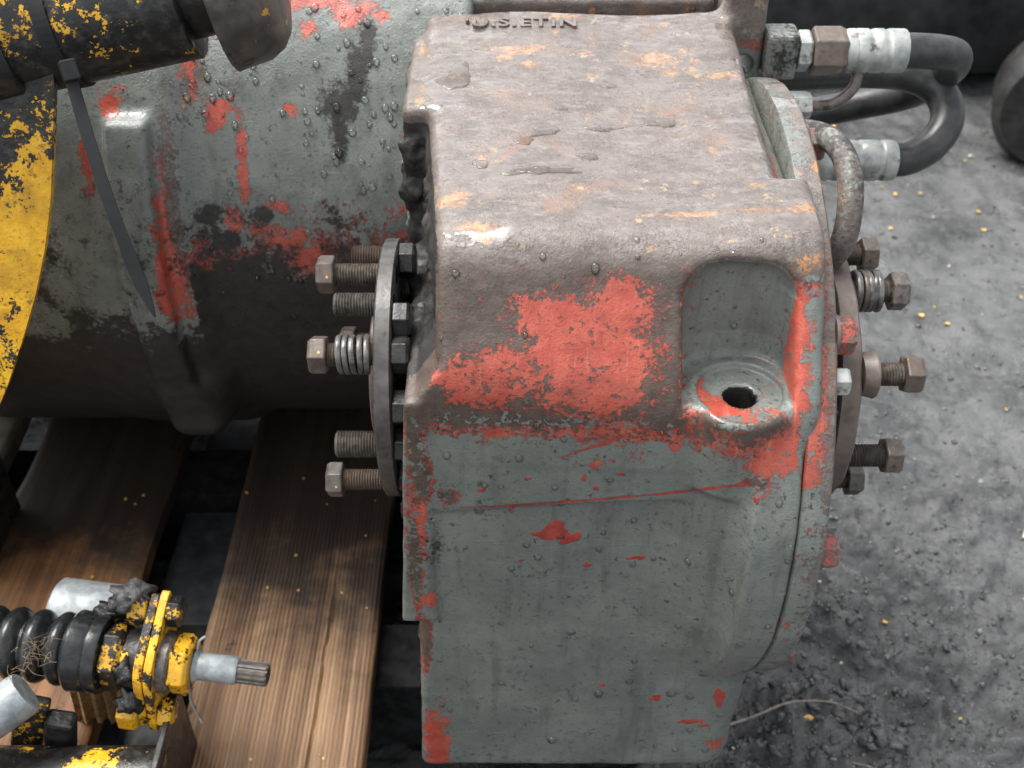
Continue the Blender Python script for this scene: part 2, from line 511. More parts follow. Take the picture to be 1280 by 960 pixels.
def wood_material(name, c0, c1, stain_shade_y=0.12, stain_shade_amt=1.0, ribs=1.0):
    t = NT(name)
    g = t.noise(1.0, 5, .6, vec=t.mapv((190, 4, 30)), dist=.4)
    rings = t.noise(1.0, 3, .5, vec=t.mapv((46, .9, 10)), dist=.3)
    c = t.mix(t.step(rings, .3, .7), c0, c1)
    c = t.mix(t.step(g, .35, .65, 0, .65), c, (.09, .045, .02))
    sx = t.new('ShaderNodeSeparateXYZ'); t.put(sx.inputs[0], t.co)
    st = t.add(t.mul(t.math('SUBTRACT', sx.outputs[1], stain_shade_y), 5.5 * stain_shade_amt), t.mul(t.math('SUBTRACT', t.noise(13, 6, .62, dist=.5), .5), 2.2), t.mul(t.math('SUBTRACT', t.noise(60, 4, .6), .5), .7))
    oil = t.step(st, -.35, .75)  # oil stain and the shade under the drum, both painted towards the back
    c = t.mix(t.mul(oil, .93), c, (.013, .011, .010))
    spot = t.step(t.add(t.noise(24, 5, .65), t.mul(g, .15)), .70, .76, 0, .8)
    c = t.mix(spot, c, (.012, .011, .011))
    saw = t.new('ShaderNodeTexWave', bands_direction='X'); t.put(saw.inputs['Vector'], t.co)
    saw.inputs['Scale'].default_value = 82; saw.inputs['Distortion'].default_value = 1.6; saw.inputs['Detail'].default_value = 3; saw.inputs['Detail Scale'].default_value = .6
    c = t.mix(t.mul(t.step(saw.outputs['Fac'], .25, .6, 1, 0), .34 * ribs), c, (.07, .024, .012))
    h = t.add(t.mul(saw.outputs['Fac'], 1.3 * ribs), t.mul(g, .8), t.mul(t.noise(300, 3), .3))
    t.out(Base_Color=c, Roughness=t.fmix(oil, .6, .62), Normal=t.bump(h, .55, .0010))
    return t.m
M['wood'] = wood_material('wet_pine_plank', (.23, .125, .062), (.42, .265, .145), stain_shade_y=.085, ribs=.7)
M['wood_dark'] = wood_material('oil_soaked_plank', (.25, .115, .04), (.40, .20, .08), stain_shade_y=.17, stain_shade_amt=1.9, ribs=.12)
M['wood_black'] = simple('tarred_plank', (.007, .007, .007), (.020, .021, .022), (.8, .95), 60, .5)
M['wood_black'].node_tree.nodes['Principled BSDF'].inputs['Specular IOR Level'].default_value = .12
M['wood_tar'] = simple('wet_tarred_board', (.022, .025, .028), (.055, .060, .064), (.3, .5), 50, .5)
M['wood_pale'] = simple('weathered_block', (.085, .066, .045), (.15, .12, .088), (.6, .8), 40, .4, dirt=(.05, .045, .04), dirt_lo=.55)

def ground_material():
    t = NT('wet_black_dirt')
    c = t.mix(t.step(t.noise(9, 7, .7), .35, .65), (.040, .042, .043), (.118, .121, .120))
    c = t.mix(t.step(t.noise(75, 6, .75), .52, .66, 0, .6), c, (.15, .150, .145))
    c = t.mix(t.step(t.noise(100, 6, .75), .56, .66, 0, .85), c, (.012, .012, .012))
    sx = t.new('ShaderNodeSeparateXYZ'); t.put(sx.inputs[0], t.co)
    oil = t.step(t.add(sx.outputs[0], t.mul(t.math('SUBTRACT', t.noise(12, 4), .5), .12)), .10, .15, 1, 0)
    c = t.mix(t.mul(oil, .9), c, (.006, .006, .006))      # near-black dirt under the pallet
    h = t.add(t.mul(t.noise(34, 7, .75), .6), t.mul(t.noise(190, 6, .75), .8))
    t.out(Base_Color=c, Roughness=t.step(t.noise(14, 6, .7), .36, .64, .16, .48), Normal=t.bump(h, .8, .004), IOR=1.5)
    return t.m
M['ground'] = ground_material()
M['grit'] = simple('wet_grit', (.02, .02, .02), (.16, .162, .158), (.15, .4), 30, .6)
M['clod'] = simple('wet_mud_clod', (.04, .04, .04), (.11, .112, .11), (.14, .35), 140, .8, .002)

# ------------------------------------------------------------------ ground
GZ = -0.495
def graded(a, b, fine, far, na, nb):
    mid = [v for v in np.arange(a, b + 1e-6, fine) if v < na or v > nb] + list(np.arange(na, nb, .0034))
    mid.sort()
    lo, hi, s = [], [], fine
    x = a
    while x > -far: s *= 1.35; x -= s; lo.append(x)
    x, s = b, fine
    while x < far: s *= 1.35; x += s; hi.append(x)
    return np.array(lo[::-1] + mid + hi, np.float32)
gx = graded(-.75, 1.55, .0075, 60, .16, .62); gy = graded(-.25, 2.3, .009, 60, -.1, .5)
GX, GY = np.meshgrid(gx, gy, indexing='ij')
gp = np.stack([GX.ravel(), GY.ravel(), np.zeros(GX.size, np.float32)], 1)
def ground_h(p):
    q = p.copy(); q[:, 2] = 0
    near = np.exp(-((q[:, 0] - .30) ** 2 + (q[:, 1] - .05) ** 2) / .12)
    rough = np.maximum(fbm(q, 48, 4, 5), -.3) * (.0065 + .023 * near)
    lump = np.clip(fbm(q, 11, 3, 9) - .22, 0, 1) * .014
    return fbm(q, 1.7, 3, 2) * .012 + rough + lump - .006
gp[:, 2] = GZ + ground_h(gp)
nx, ny = GX.shape
ii = (np.arange(nx - 1)[:, None] * ny + np.arange(ny - 1)[None]).ravel()
gf = np.stack([ii, ii + ny, ii + ny + 1, ii + 1], 1)
o = link('ground', np_mesh('ground', gp, gf, M['ground'])); tag(o, kind='structure')

def lump_mesh(r=1.0, seed=0, sub=1, amp=.35, freq=1.7):
    import bmesh
    bm = bmesh.new(); bmesh.ops.create_icosphere(bm, subdivisions=sub, radius=1)
    V = np.array([v.co[:] for v in bm.verts], np.float32)
    F = [[v.index for v in f.verts] for f in bm.faces]
    bm.free()
    V = V * (1 + amp * fbm(V, freq, 2, seed)[:, None]) * r
    return V, F

def scatter(name, protos, spots, mat):
    mb = MB()
    rng = np.random.default_rng(3)
    for (x, y, z, r, fl) in spots:
        V, F = protos[rng.integers(len(protos))]
        a = rng.uniform(0, 6.28); c, s = math.cos(a), math.sin(a)
        W = V * np.array([r * rng.uniform(.7, 1.35), r * rng.uniform(.7, 1.35), r * fl])
        W = np.stack([W[:, 0] * c - W[:, 1] * s + x, W[:, 0] * s + W[:, 1] * c + y, W[:, 2] + z], 1)
        mb.add(W, F)
    return mb.build(name, mat, smooth=True, sharp=False)

rng = np.random.default_rng(11)
protos = [lump_mesh(1, k, 2, 1.0, 1.7) for k in range(12)]
spots = []
for k in range(1500):
    if k < 2800: x, y = rng.normal(.27, .14), rng.normal(.0, .12)
    else: x, y = rng.uniform(.1, 1.2), rng.uniform(-.1, 1.9)
    if x < .12 or y < -.2: continue
    r = (abs(rng.normal(0, 1)) * .0024 + .0010) * (1 if k < 2800 else 1.5)
    if rng.random() < .006: r *= 1.5
    spots.append((x, y, 0, r, rng.uniform(.5, .9)))
sp = np.array(spots, np.float32)
zz = GZ + ground_h(sp[:, :3].copy())
spots = [(a[0], a[1], float(z) - a[3] * .12, a[3], a[4]) for a, z in zip(spots, zz)]
o = scatter('mud_clods', protos, spots, M['clod'])
tag(o, 'small wet black mud clods strewn over the yard ground', 'mud', kind='stuff')

rg = np.random.default_rng(77)
gs = []
for k in range(6500):
    x, y = (rg.normal(.36, .2), rg.normal(.10, .22)) if k < 4000 else (rg.uniform(.18, 1.1), rg.uniform(-.1, 1.3))
    if x < .17 or y < -.15: continue
    gs.append((x, y, 0, (abs(rg.normal()) * .0010 + .0005) * (1 + .5 * max(y, 0)), rg.uniform(.4, .8)))
zz = GZ + ground_h(np.array(gs, np.float32)[:, :3].copy())
gs = [(a[0], a[1], float(z) + a[3] * .1, a[3], a[4]) for a, z in zip(gs, zz)]
tag(scatter('grit', [lump_mesh(1, 40 + k, 1, .9, 1.7) for k in range(8)], gs, M['grit']), 'fine wet grit covering the black dirt of the yard', 'grit', kind='stuff')

def flakes(name, n, boxr, mat, smin_, smax_, seed):
    r = np.random.default_rng(seed); mb = MB()
    P = np.stack([r.uniform(boxr[0], boxr[1], n), r.uniform(boxr[2], boxr[3], n), np.zeros(n)], 1).astype(np.float32)
    z = GZ + ground_h(P.copy())
    for p, zz in zip(P, z):
        s = r.uniform(smin_, smax_); a = r.uniform(0, 6.28); k = r.integers(5, 8)
        top = [(p[0] + s * r.uniform(.5, 1.1) * math.cos(a + 6.283 * i / k), p[1] + .7 * s * r.uniform(.5, 1.1) * math.sin(a + 6.283 * i / k), zz + .004 + r.uniform(-.001, .0015)) for i in range(k)]
        bot = [(q[0], q[1], q[2] - .0016) for q in top]
        mb.add(top + bot, [tuple(range(k))] + [tuple(range(k, 2 * k))[::-1]] + [(i, i + k, (i + 1) % k + k, (i + 1) % k) for i in range(k)])
    return mb.build(name, mat)
tag(flakes('leaf_flakes', 90, (.2, 1.3, -.1, 1.6), M['leaf'], .0025, .0062, 4), 'tiny yellow leaf flakes scattered over the black dirt', 'leaf bits', kind='stuff')
tag(flakes('pale_grit', 45, (.2, 1.3, -.1, 1.6), M['pale_bits'], .0015, .0045, 6), 'pale grit crumbs scattered over the black dirt', 'grit', kind='stuff')

# ------------------------------------------------------------------ pallet
def plank_mesh(x0, x1, y0, y1, ztop, thick, seed, crack=None, res=.004, sway=.002):
    """a plank along Y: sawn top with worn edges, wavering sides, optional crack"""
    nx = max(8, int((x1 - x0) / res)); ny = max(10, int((y1 - y0) / (res * 2.2)))
    u = np.linspace(0, 1, nx + 1); v = np.linspace(0, 1, ny + 1)
    U, Vv = np.meshgrid(u, v, indexing='ij')
    Y = y0 + (y1 - y0) * Vv
    q = np.stack([np.zeros(Y.size), Y.ravel(), np.zeros(Y.size)], 1).astype(np.float32)
    wl = (fbm(q, 9, 3, seed) * sway * 2).reshape(Y.shape); wr = (fbm(q, 9, 3, seed + 5) * sway * 2).reshape(Y.shape)
    X = (x0 + wl) * (1 - U) + (x1 + wr) * U
    P = np.stack([X.ravel(), Y.ravel(), np.zeros(Y.size)], 1).astype(np.float32)
    Z = ztop + (fbm(P * np.array([1, .12, 1], np.float32), 60, 3, seed + 9) * .0012 + fbm(P, 9, 2, seed + 3) * .0015).reshape(Y.shape)
    edge = np.minimum(U, 1 - U) * (x1 - x0)
    Z -= np.clip(.006 - edge, 0, 1) ** 2 * 90
    if crack:
        cx0, cx1, ya, yb = crack
        t = np.clip((Y - ya) / (yb - ya), 0, 1)
        cx = cx0 + (cx1 - cx0) * t + (fbm(q, 40, 2, seed + 21) * .0016).reshape(Y.shape)
        on = (Y < yb)
        Z -= on * np.exp(-((X - cx) / .0013) ** 2) * .0035 * np.clip((yb - Y) / .05, 0, 1)
    top = np.stack([X, Y, Z], -1).reshape(-1, 3); bot = np.stack([X, Y, np.full_like(Z, ztop - thick)], -1).reshape(-1, 3)
    n = len(top); m = ny + 1
    ii = (np.arange(nx)[:, None] * m + np.arange(ny)[None]).ravel()
    f = [np.stack([ii, ii + m, ii + m + 1, ii + 1], 1), np.stack([ii, ii + 1, ii + m + 1, ii + m], 1) + n]
    def side(idx):
        return np.stack([idx[:-1], idx[1:], idx[1:] + n, idx[:-1] + n], 1)
    f += [side(np.arange(0, m)), side(np.arange(nx * m, nx * m + m)[::-1]), side(np.arange(0, nx * m + 1, m)[::-1]), side(np.arange(m - 1, (nx + 1) * m, m))]
    return np.concatenate([top, bot]), np.concatenate(f)

PZ = -0.383
pallet = thing('pallet', 'oil-stained wooden pallet of wide planks under the gearbox', 'pallet', (-.3, .2, GZ))
def plank(*a, mat='wood', **k):
    V, F = plank_mesh(*a, **k)
    me = np_mesh('plank', V, F, M[mat]); me.set_sharp_from_angle(angle=R(45))
    return link('plank', me, pallet)
plank(-.281, -.124, -.22, .78, PZ, .022, 3, mat='wood', sway=.001, res=.0017, crack=(-.172, -.166, -.22, .19))
plank(-.515, -.358, -.22, .78, PZ, .022, 14, mat='wood_dark')
plank(-.74, -.545, -.22, .78, PZ + .004, .022, 25, mat='wood_pale')
plank(.02, .13, .05, .78, PZ, .018, 41, mat='wood_dark')
plank(-.352, -.290, -.22, .78, PZ - .050, .018, 36, mat='wood_tar')
for k, y0 in enumerate((.06, .30, .66)):
    mb = MB().box((-.74, y0, GZ - .012), (.16, y0 + .07, PZ - .0225))
    mb.build('crossbeam', M['wood_black'], pallet, bev=.002)

# ------------------------------------------------------------------ gearbox shapes
# <sdf>
CY, CZ, CR = .165, -.129, .233          # big round cover on the +X side
AY, AZ = .084, -.055                    # output shaft axis
TY, TZ, TR = .51, -.094, .28            # tail housing axis
def arch_sdf(x, z):
    ax = np.abs(x - .136) - .0335 + .0
    az = z - .081
    corner = np.sqrt(np.maximum(ax + .020, 0) ** 2 + np.maximum(az + .022, 0) ** 2) - .021
    return np.where((ax > -.020) & (az > -.022), corner, np.maximum(ax, az))
def f_housing(p):
    x, y, z = p[:, 0], p[:, 1], p[:, 2]
    w = fbm(p, 28, 2, 3) * .0007
    slope = -.853 * (y + .036) + .521 * (z + .004)
    top = (z - .092 - .07 * (y - .03)) / 1.0025 - .0015 * np.sin(x * 40 + 1)
    front = -(y + .0225 + .055 * np.clip(x + .02, 0, .2))
    def block(lx, rx, zlo, k):
        d = smax(smax(slope, top, .017), front, .010)
        d = smax(d, smax(y - .318, zlo, .01), .006)
        return smax(d, smax(lx, rx, .01), k)
    L = .046 + .075 * np.clip(y - .02, 0, .3)
    up = block(-x - L, x - .1665 - .02 * np.clip(y - .1, 0, .3), -z - .05, .012)
    ear = block(-x + .12, np.maximum(x - .187, y - .089), -z - .03, .008)
    d = smin(up, ear, .002)
    pod = block(-x - .0625, x - .172, smax(-z - .088 + .11 * x, z - .042 + 1.2 * np.clip(-x - .03, 0, .03), .01), .009)
    d = smin(d, pod, .002)
    ear2 = sbox(p, (-.076, .175, -.06), (-.03, .300, .100), .006)
    d = smin(d, ear2, .008)
    body = sbox(p, (-.09, -.020, -.405), (.20, .30, -.005), .008)
    body = smax(body, -x - .058 + .045 * z, .008)
    body = smax(body, x - (.1835 + .03 * np.clip(z + .40, 0, .12)), .03)
    body = smax(body, -(z + .405) - .35 * np.clip(x - .09, 0, .1), .006)
    yr = CY - np.sqrt(np.maximum(CR ** 2 - (z - CZ) ** 2, 0)) + .007
    q = np.clip((x - .085) / .085, 0, 1); q = q * q * (3 - 2 * q)
    yf = -.0195 + q * smin(np.zeros_like(yr), yr + .0195, .02)
    bulge = smax(smax((yf - y) * .85, z - .02, .01), smax(smax(-z - .40, x - .172, .01), y - .1, .02), .01)
    bulge = smax(bulge, -x + .06, .004)
    d = smin(d, body, .004)
    d = smin(d, bulge, .003)
    strip = sbox(p, (-.0985, -.024, -.206), (-.054, .30, .004), .003)
    strip = smax(strip, -x - .0645 + .065 * (z - .03), .003)
    d = smin(d, strip, .004)
    rim = scyl(p, 'x', (CY, CZ), CR - .0015, .150, .1785, .003)
    rim = smax(rim, z - .094 - .02 * np.clip(x - .15, 0, .03) * -20, .004)
    rim = smax(rim, -(y + .075), .002)
    d = smin(d, rim, .012)
    # hollow above the filler boss and the boss itself
    arch = arch_sdf(x, z)
    wall_y = .027 - 5.0 * (x - .136) ** 2 - .25 * np.clip(.022 - z, 0, .1)
    pocket = smax(smax(arch, y - wall_y, .018), -z + .002, .006)
    d = smax(d, -pocket, .006)
    boss = scyl(p, 'z', (.140, -.013), .0315, -.060, .0035, .004)
    boss = smin(boss, sbox(p, (.108, -.013, -.06), (.172, .03, .0035), .004), .004)
    d = smin(d, boss, .007)
    d = smax(d, -scyl(p, 'z', (.140, -.012), .0265, .0015, .03, .0006), .0012)
    d = smax(d, -scyl(p, 'z', (.140, -.0135), .0105, -.018, .03, .0006), .0015)
    # rear bracket beside the hose block
    br = sbox(p, (.164, .300, -.05), (.196, .350, .150), .006)
    br = smax(br, -scyl(p, 'y', (.182, .075), .008, .29, .36, .001), .003)
    d = smin(d, br, .012)
    rear = sbox(p, (-.045, .330, -.05), (.16, .37, .118), .006)
    d = smin(d, rear, .005)
    crust = np.clip((-.040 - .075 * np.clip(y - .02, 0, .3) - x) / .006, 0, 1) * np.clip((.088 - z) / .012, 0, 1) * np.clip((y - .02) / .02, 0, 1)
    return d + w + fbm(p, 110, 2, 8) * .0003 - crust * (.0025 + .0065 * fbm(p, 85, 3, 44))

def f_tail(p):
    x, y, z = p[:, 0], p[:, 1], p[:, 2]
    d = scyl(p, 'x', (TY, TZ), TR, -.36, -.03, .006)
    ring = scyl(p, 'x', (TY, TZ), TR + .010, -.60, -.262, .012)
    d = smin(d, ring, .03)
    rib = scyl(p, 'x', (TY, TZ), TR + .026, -.314, -.279, .006)
    rib = smax(smax(rib, z - .055, .006), -z - .215, .012)
    d = smin(d, rib, .007)
    foot = sbox(p, (-.318, .225, -.262), (-.262, .40, -.18), .02)
    d = smin(d, foot, .02)
    d = np.maximum(d, y - .53)
    return d + fbm(p, 22, 3, 31) * .0016 + fbm(p, 90, 2, 12) * .0004
# </sdf>

# wear spots on the castings, in millimetres: x, y, z, radius across, radius along the surface
RED = [(-10,-19,22,36.0,24.0),(38,-13,36,42.9,38.7),(62,-12,35,31.0,47.7),(24,-3,52,28.5,20.8),(62,2,57,23.7,23.7),(-19,-22,12,24.1,13.3),(-38,-20,20,13.4,8.4),(48,-24,13,43.3,19.2),(113,-17,5,7.8,20.8),(124,-23,2,14.6,8.5),(172,-19,23,7.7,26.9),(155,-42,-15,14.5,24.2),(132,-43,-9,26.4,12.0),(112,-32,-8,19.5,10.9),(78,-29,-13,29.4,7.3),(39,-27,-15,24.6,6.2),(-10,-24,-19,9.9,5.6),(168,11,11,12.5,5.6),(-61,-20,-371,9.2,41.2),(-60,-24,-98,4.3,29.9),(-60,-24,-181,6.3,6.4),(169,-18,-373,7.9,6.6),(-35,-10,39,5.7,5.4),(170,13,75,4.7,23.6)]
RUST = [(-58,-24,-60,4.6,16.7),(-60,2,5,7.0,37.4),(-61,-24,-32,4.0,37.6),(-67,-24,-138,3.9,41.3),(-66,-20,-233,4.2,26.1),(150,-48,-39,6.9,3.7),(153,-41,0,14.3,8.4),(-42,-23,-77,4.7,5.2)]
T_RED = [(-228,271,52,10.6,9.4),(-213,252,15,3.2,31.6),(-211,257,26,2.5,23.6),(-188,241,-16,10.2,4.0),(-122,321,112,18.7,7.8),(-128,316,108,8.7,7.8),(-100,317,108,6.2,5.5),(-159,311,103,5.6,7.8),(-248,290,84,7.4,31.0),(-235,264,40,5.0,4.7),(-205,230,-77,7.9,7.4),(-172,271,53,5.0,4.7),(-225,238,-30,9.0,11.3),(-203,236,-34,9.0,6.5),(-309,258,63,8.6,12.2),(-330,242,34,4.9,30.8),(-150,327,117,25.0,6.2),(-169,324,115,10.0,4.7),(-269,239,26,6.2,13.9),(-270,233,15,6.2,14.0),(-271,229,3,6.2,14.0),(-273,225,-8,6.3,14.1),(-274,221,-21,6.3,14.2),(-276,218,-34,6.3,14.3),(-278,214,-47,6.4,14.4),(-279,208,-58,6.4,14.4),(-280,203,-69,6.4,14.5),(-282,201,-84,6.5,14.6),(-243,230,-65,26.2,24.6),(-227,230,-89,23.3,25.0),(-164,231,-66,26.3,20.5),(-131,232,-66,19.7,16.4),(-248,227,-103,17.5,21.0),(-185,234,-44,19.4,11.3),(-274,213,-61,9.0,48.4)]
T_GRIME = [(-121,286,73,10.0,28.0),(-131,274,56,18.7,15.6),(-135,262,34,8.8,18.8),(-112,299,90,7.5,20.2),(-243,238,-22,12.8,11.2),(-227,234,-44,19.5,8.1),(-199,239,-24,10.3,8.0)]
T_RUST = [(-268,244,37,4.9,38.5),(-267,226,-9,5.0,39.2),(-284,227,56,10.8,10.5),(-242,286,76,3.7,23.3),(-253,272,63,2.5,15.5)]
CHIPS = [(27,-20,-114,13.5,6.8),(40,-20,-120,7.1,5.4),(86,-21,-139,5.5,2.4),(52,-20,-147,2.8,2.8),(46,-27,-56,2.0,2.6),(163,-21,-304,5.7,9.4),(143,-20,-337,9.7,3.2),(155,-20,-343,5.8,2.0),(113,-20,-305,5.0,3.9),(151,-52,-50,2.0,2.5),(70,-21,-287,2.5,2.3),(10,-24,-59,2.1,1.6),(-20,-23,-71,2.6,2.0),(69,-28,-51,2.0,1.6),(0,-20,-89,2.1,3.3),(54,-27,-65,2.1,1.9),(159,-32,-256,3.6,2.3),(6,-19,-143,1.7,1.4)]
FILMS = [(-40,215,104,13.7,14.2),(-8,155,102,17.2,10.8),(21,140,101,10.6,5.3),(55,240,107,8.2,5.1),(10,94,98,12.2,6.3),(25,94,98,18.2,3.8),(68,204,103,4.5,3.5),(12,74,96,6.0,3.7),(8,129,101,7.3,4.6),(29,62,95,7.9,3.1),(-20,103,97,6.1,3.8),(0,74,97,4.0,2.5),(61,147,100,11.8,4.0),(-15,53,95,6.8,3.0),(33,170,103,4.4,2.7),(-48,140,98,5.3,6.0),(102,155,99,10.8,4.0),(89,261,107,5.3,3.0),(49,111,98,7.2,3.2),(24,37,92,8.6,3.0),(34,16,79,6.1,7.1),(39,18,81,2.8,4.7),(97,18,80,2.8,9.5),(92,23,83,5.7,3.6)]
STAIN = [(105,243,105,14.0,10.2),(112,224,104,8.0,5.7),(130,119,99,5.2,4.6),(115,84,95,3.0,2.5),(-42,63,93,8.9,7.4),(-32,68,95,5.9,4.9),(-19,36,91,13.4,6.0),(-7,33,91,5.7,3.0),(107,50,92,29.1,3.0),(145,51,95,19.4,3.0),(24,252,109,4.7,2.9),(60,274,108,4.8,3.0),(6,253,109,26.5,7.4),(151,216,105,11.4,5.7),(152,76,97,5.0,3.7),(12,231,108,8.1,5.8),(37,308,112,18.5,6.2),(-17,28,88,6.7,5.9),(116,297,110,6.1,3.8),(177,53,95,9.7,6.1),(131,217,105,4.6,3.6),(8,199,106,2.8,2.8),(-32,59,94,4.9,3.7),(-67,268,100,3.6,12.0),(-64,207,100,2.8,5.7)]
SCRATCH = [(-34.3,-22.9,-86.8),(-29.3,-22.9,-86.7),(-24.4,-22.7,-86.8),(-19.5,-22.5,-86.8),(-14.5,-22.7,-86.3),(-9.6,-22.7,-86.0),(-4.6,-22.7,-85.6),(0.3,-22.9,-85.1),(5.3,-23.4,-84.2),(10.2,-24.1,-83.1),(15.1,-24.2,-82.5),(20.0,-24.6,-81.6),(24.9,-25.2,-80.6),(29.7,-25.6,-79.6),(34.6,-26.0,-78.8),(39.4,-26.2,-78.0),(44.3,-26.5,-77.2),(49.1,-26.6,-76.5),(53.9,-26.9,-75.6),(58.8,-27.0,-74.9),(63.6,-27.2,-74.1),(68.4,-27.5,-73.1),(73.2,-27.7,-72.3),(77.9,-28.0,-71.4),(82.7,-28.2,-70.6),(87.5,-28.1,-70.0),(92.3,-28.2,-69.1),(97.0,-28.7,-68.0),(101.7,-28.9,-67.0),(106.4,-29.3,-65.9),(111.0,-29.7,-64.8),(115.6,-30.7,-63.1),(119.0,-36.0,-56.9),(122.9,-39.0,-53.2),(127.0,-41.3,-50.1),(131.1,-43.2,-47.4),(135.3,-44.4,-45.4),(139.7,-45.1,-43.9),(144.0,-45.7,-42.6),(148.1,-47.2,-40.3),(152.2,-48.6,-38.1)]
SCRATCH_2 = [(30.2,-26.0,-38.6),(34.2,-26.3,-36.6),(38.1,-26.5,-34.6),(42.0,-26.8,-32.5),(45.9,-27.0,-30.6),(49.8,-27.2,-28.5),(53.7,-27.4,-26.6),(57.6,-27.6,-24.6),(61.4,-28.0,-22.5),(65.2,-28.4,-20.4),(69.0,-28.7,-18.4),(72.8,-28.9,-16.4)]

def blob_field(P, L, floor=-1.5):
    f = np.full(len(P), floor, np.float32)
    for (x, y, z, rx, rz) in L:
        dx = (P[:, 0] * 1000 - x) / rx
        dv = np.hypot(P[:, 1] * 1000 - y, P[:, 2] * 1000 - z) / rz
        f = np.maximum(f, 1 - np.hypot(dx, dv))
    return f

def drops(name, P, N, parent, n, rlo, rhi, weight=None, seed=1, flat=.55):
    """beads of rain: little domes sitting on the surface, all joined"""
    r = np.random.default_rng(seed)
    w = np.ones(len(P)) if weight is None else np.maximum(weight, 0)
    idx = r.choice(len(P), n, p=w / w.sum())
    ring = 8
    base = [(math.cos(6.2832 * k / ring), math.sin(6.2832 * k / ring)) for k in range(ring)]
    lay = [(1.0, -.25), (1.03, .15), (.86, .55), (.5, .88)]
    mb = MB()
    for i in idx:
        p, nn = Vector(P[i].tolist()), Vector(N[i].tolist())
        s = rlo + (rhi - rlo) * r.random() ** 3
        down = Vector((0, 0, -1)); down = (down - nn * down.dot(nn))
        t = down.normalized() if down.length > .2 else nn.orthogonal().normalized()
        b = nn.cross(t)
        p = p + t * r.uniform(-.002, .002) + b * r.uniform(-.002, .002)
        st, sb = s * r.uniform(.9, 1.35), s * r.uniform(.8, 1.1)
        V = []
        for q, hh in lay:
            for c, sn in base:
                V.append(p + t * (c * st * q * (1.0 + .12 * c)) + b * (sn * sb * q) + nn * (hh * s * flat))
        V.append(p + nn * s * flat)
        F = []
        for l in range(3):
            for k in range(ring):
                a, c2 = l * ring + k, l * ring + (k + 1) % ring
                F.append((a, c2, c2 + ring, a + ring))
        F += [(3 * ring + k, 3 * ring + (k + 1) % ring, 4 * ring) for k in range(ring)]
        F.append(tuple(range(ring))[::-1])
        mb.add(V, F)
    o = mb.build(name, M['water'], parent, smooth=True)
    o.data.set_sharp_from_angle(angle=R(180))
    return tag(o, kind='stuff')

# ------------------------------------------------------------------ gearbox
gearbox = thing('gearbox', 'large cast-iron gearbox with worn grey and red paint and rusty top', 'gearbox', (.05, .15, -.405))
P, F, N = sdf_mesh(f_housing, (-.10, -.095, -.42), (.215, .385, .16), .0019)
me = np_mesh('housing', P, F, M['paint'])
x, y, z = P[:, 0], P[:, 1], P[:, 2]
red = np.minimum(blob_field(P, RED), .62)
patch = blob_field(P, RED[:8])
red = np.where((patch > -.9), np.maximum(red, np.clip((z + .006) / .012, -1.5, 1.0) + .25), red)
arch_d = arch_sdf(x, z)
inpocket = (arch_d < -.0005) & (z > .0025) & (y > -.03) & (y < .04)
boss_top = (np.hypot(x - .140, y + .012) < .028) & (z > -.02) & (z < .006)
front = y < .05
edge = np.where(front, (z + .012) / .016, (z - .062) / .016)
rust = np.clip(edge, -1.5, .9)
rust = np.where((x > .100) & front & (z < .078), np.minimum(rust, .62 - np.clip((.085 - z) / .02, 0, 1) * .55), rust)
rust = np.where(x > .155, np.minimum(rust, (z - .070) / .010), rust)
rust = rust - np.clip(patch + .22, 0, .80) * 2.0
rust = np.where((x > .162) & (y > .09), np.minimum(rust, -.3 + (z - .092) / .012), rust)
rust = np.maximum(rust, blob_field(P, RUST))
rust = np.where(inpocket | boss_top, -1.5, rust)
red = np.maximum(red, np.clip(.35 - np.abs(rust + .15) * 1.2, -1.5, .3))
red = np.maximum(red, np.where(front & (z > -.03) & (z < .09), .9 - np.abs(arch_d - .0015) / .0032, -1.5))
red = np.where(inpocket, np.minimum(red, -.62), red)
red = np.where(boss_top & (x > .136) & (y > -.025), np.minimum(red, -.5), red)
red = np.where((x < .1) & (x > -.062) & (z < -.03), np.maximum(red, -1.25), red)
grime_shade = np.full(len(P), -1.3, np.float32)
grime_shade = np.where((x < -.044 - .075 * np.clip(y - .02, 0, .3)) & (y > .002 + .25 * np.clip(z, 0, .1)) & (z < .090) & (y < .186), .95, grime_shade)
grime_shade = np.where((N[:, 0] < -.55) & (x < .0) & (z < -.01) & (y > -.012), .6, grime_shade)
grime_shade = np.where((np.hypot(x - .140, y + .0135) < .0115) & (z < .0008) & (z > -.022), 1.2, grime_shade)
grime_shade = np.maximum(grime_shade, blob_field(P, [(-56, -22, -100, 14, 40), (-66, 185, 70, 14, 22)]) - .55)
set_attr(me, 'red', red); set_attr(me, 'rust', rust); set_attr(me, 'grime_shade', grime_shade)
set_attr(me, 'stain', blob_field(P, STAIN) + 1.5)
set_attr(me, 'brown', np.clip((.084 + .006 * fbm(P, 40, 3, 61) - z) / .012, 0, 1))   # brown cast rust below the top, with the slope's shading put into the colour
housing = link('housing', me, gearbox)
wt = np.where((N[:, 1] < -.5) & (z < -.0), 1.0, np.where((N[:, 1] < -.3), .25, 0)) * (x > -.06) * (z > -.40)
drops('water_drops', P, N, housing, 330, .0006, .0030, wt, 5)
drops('water_drops', P, N, housing, 26, .0024, .0046, wt, 15, .42)

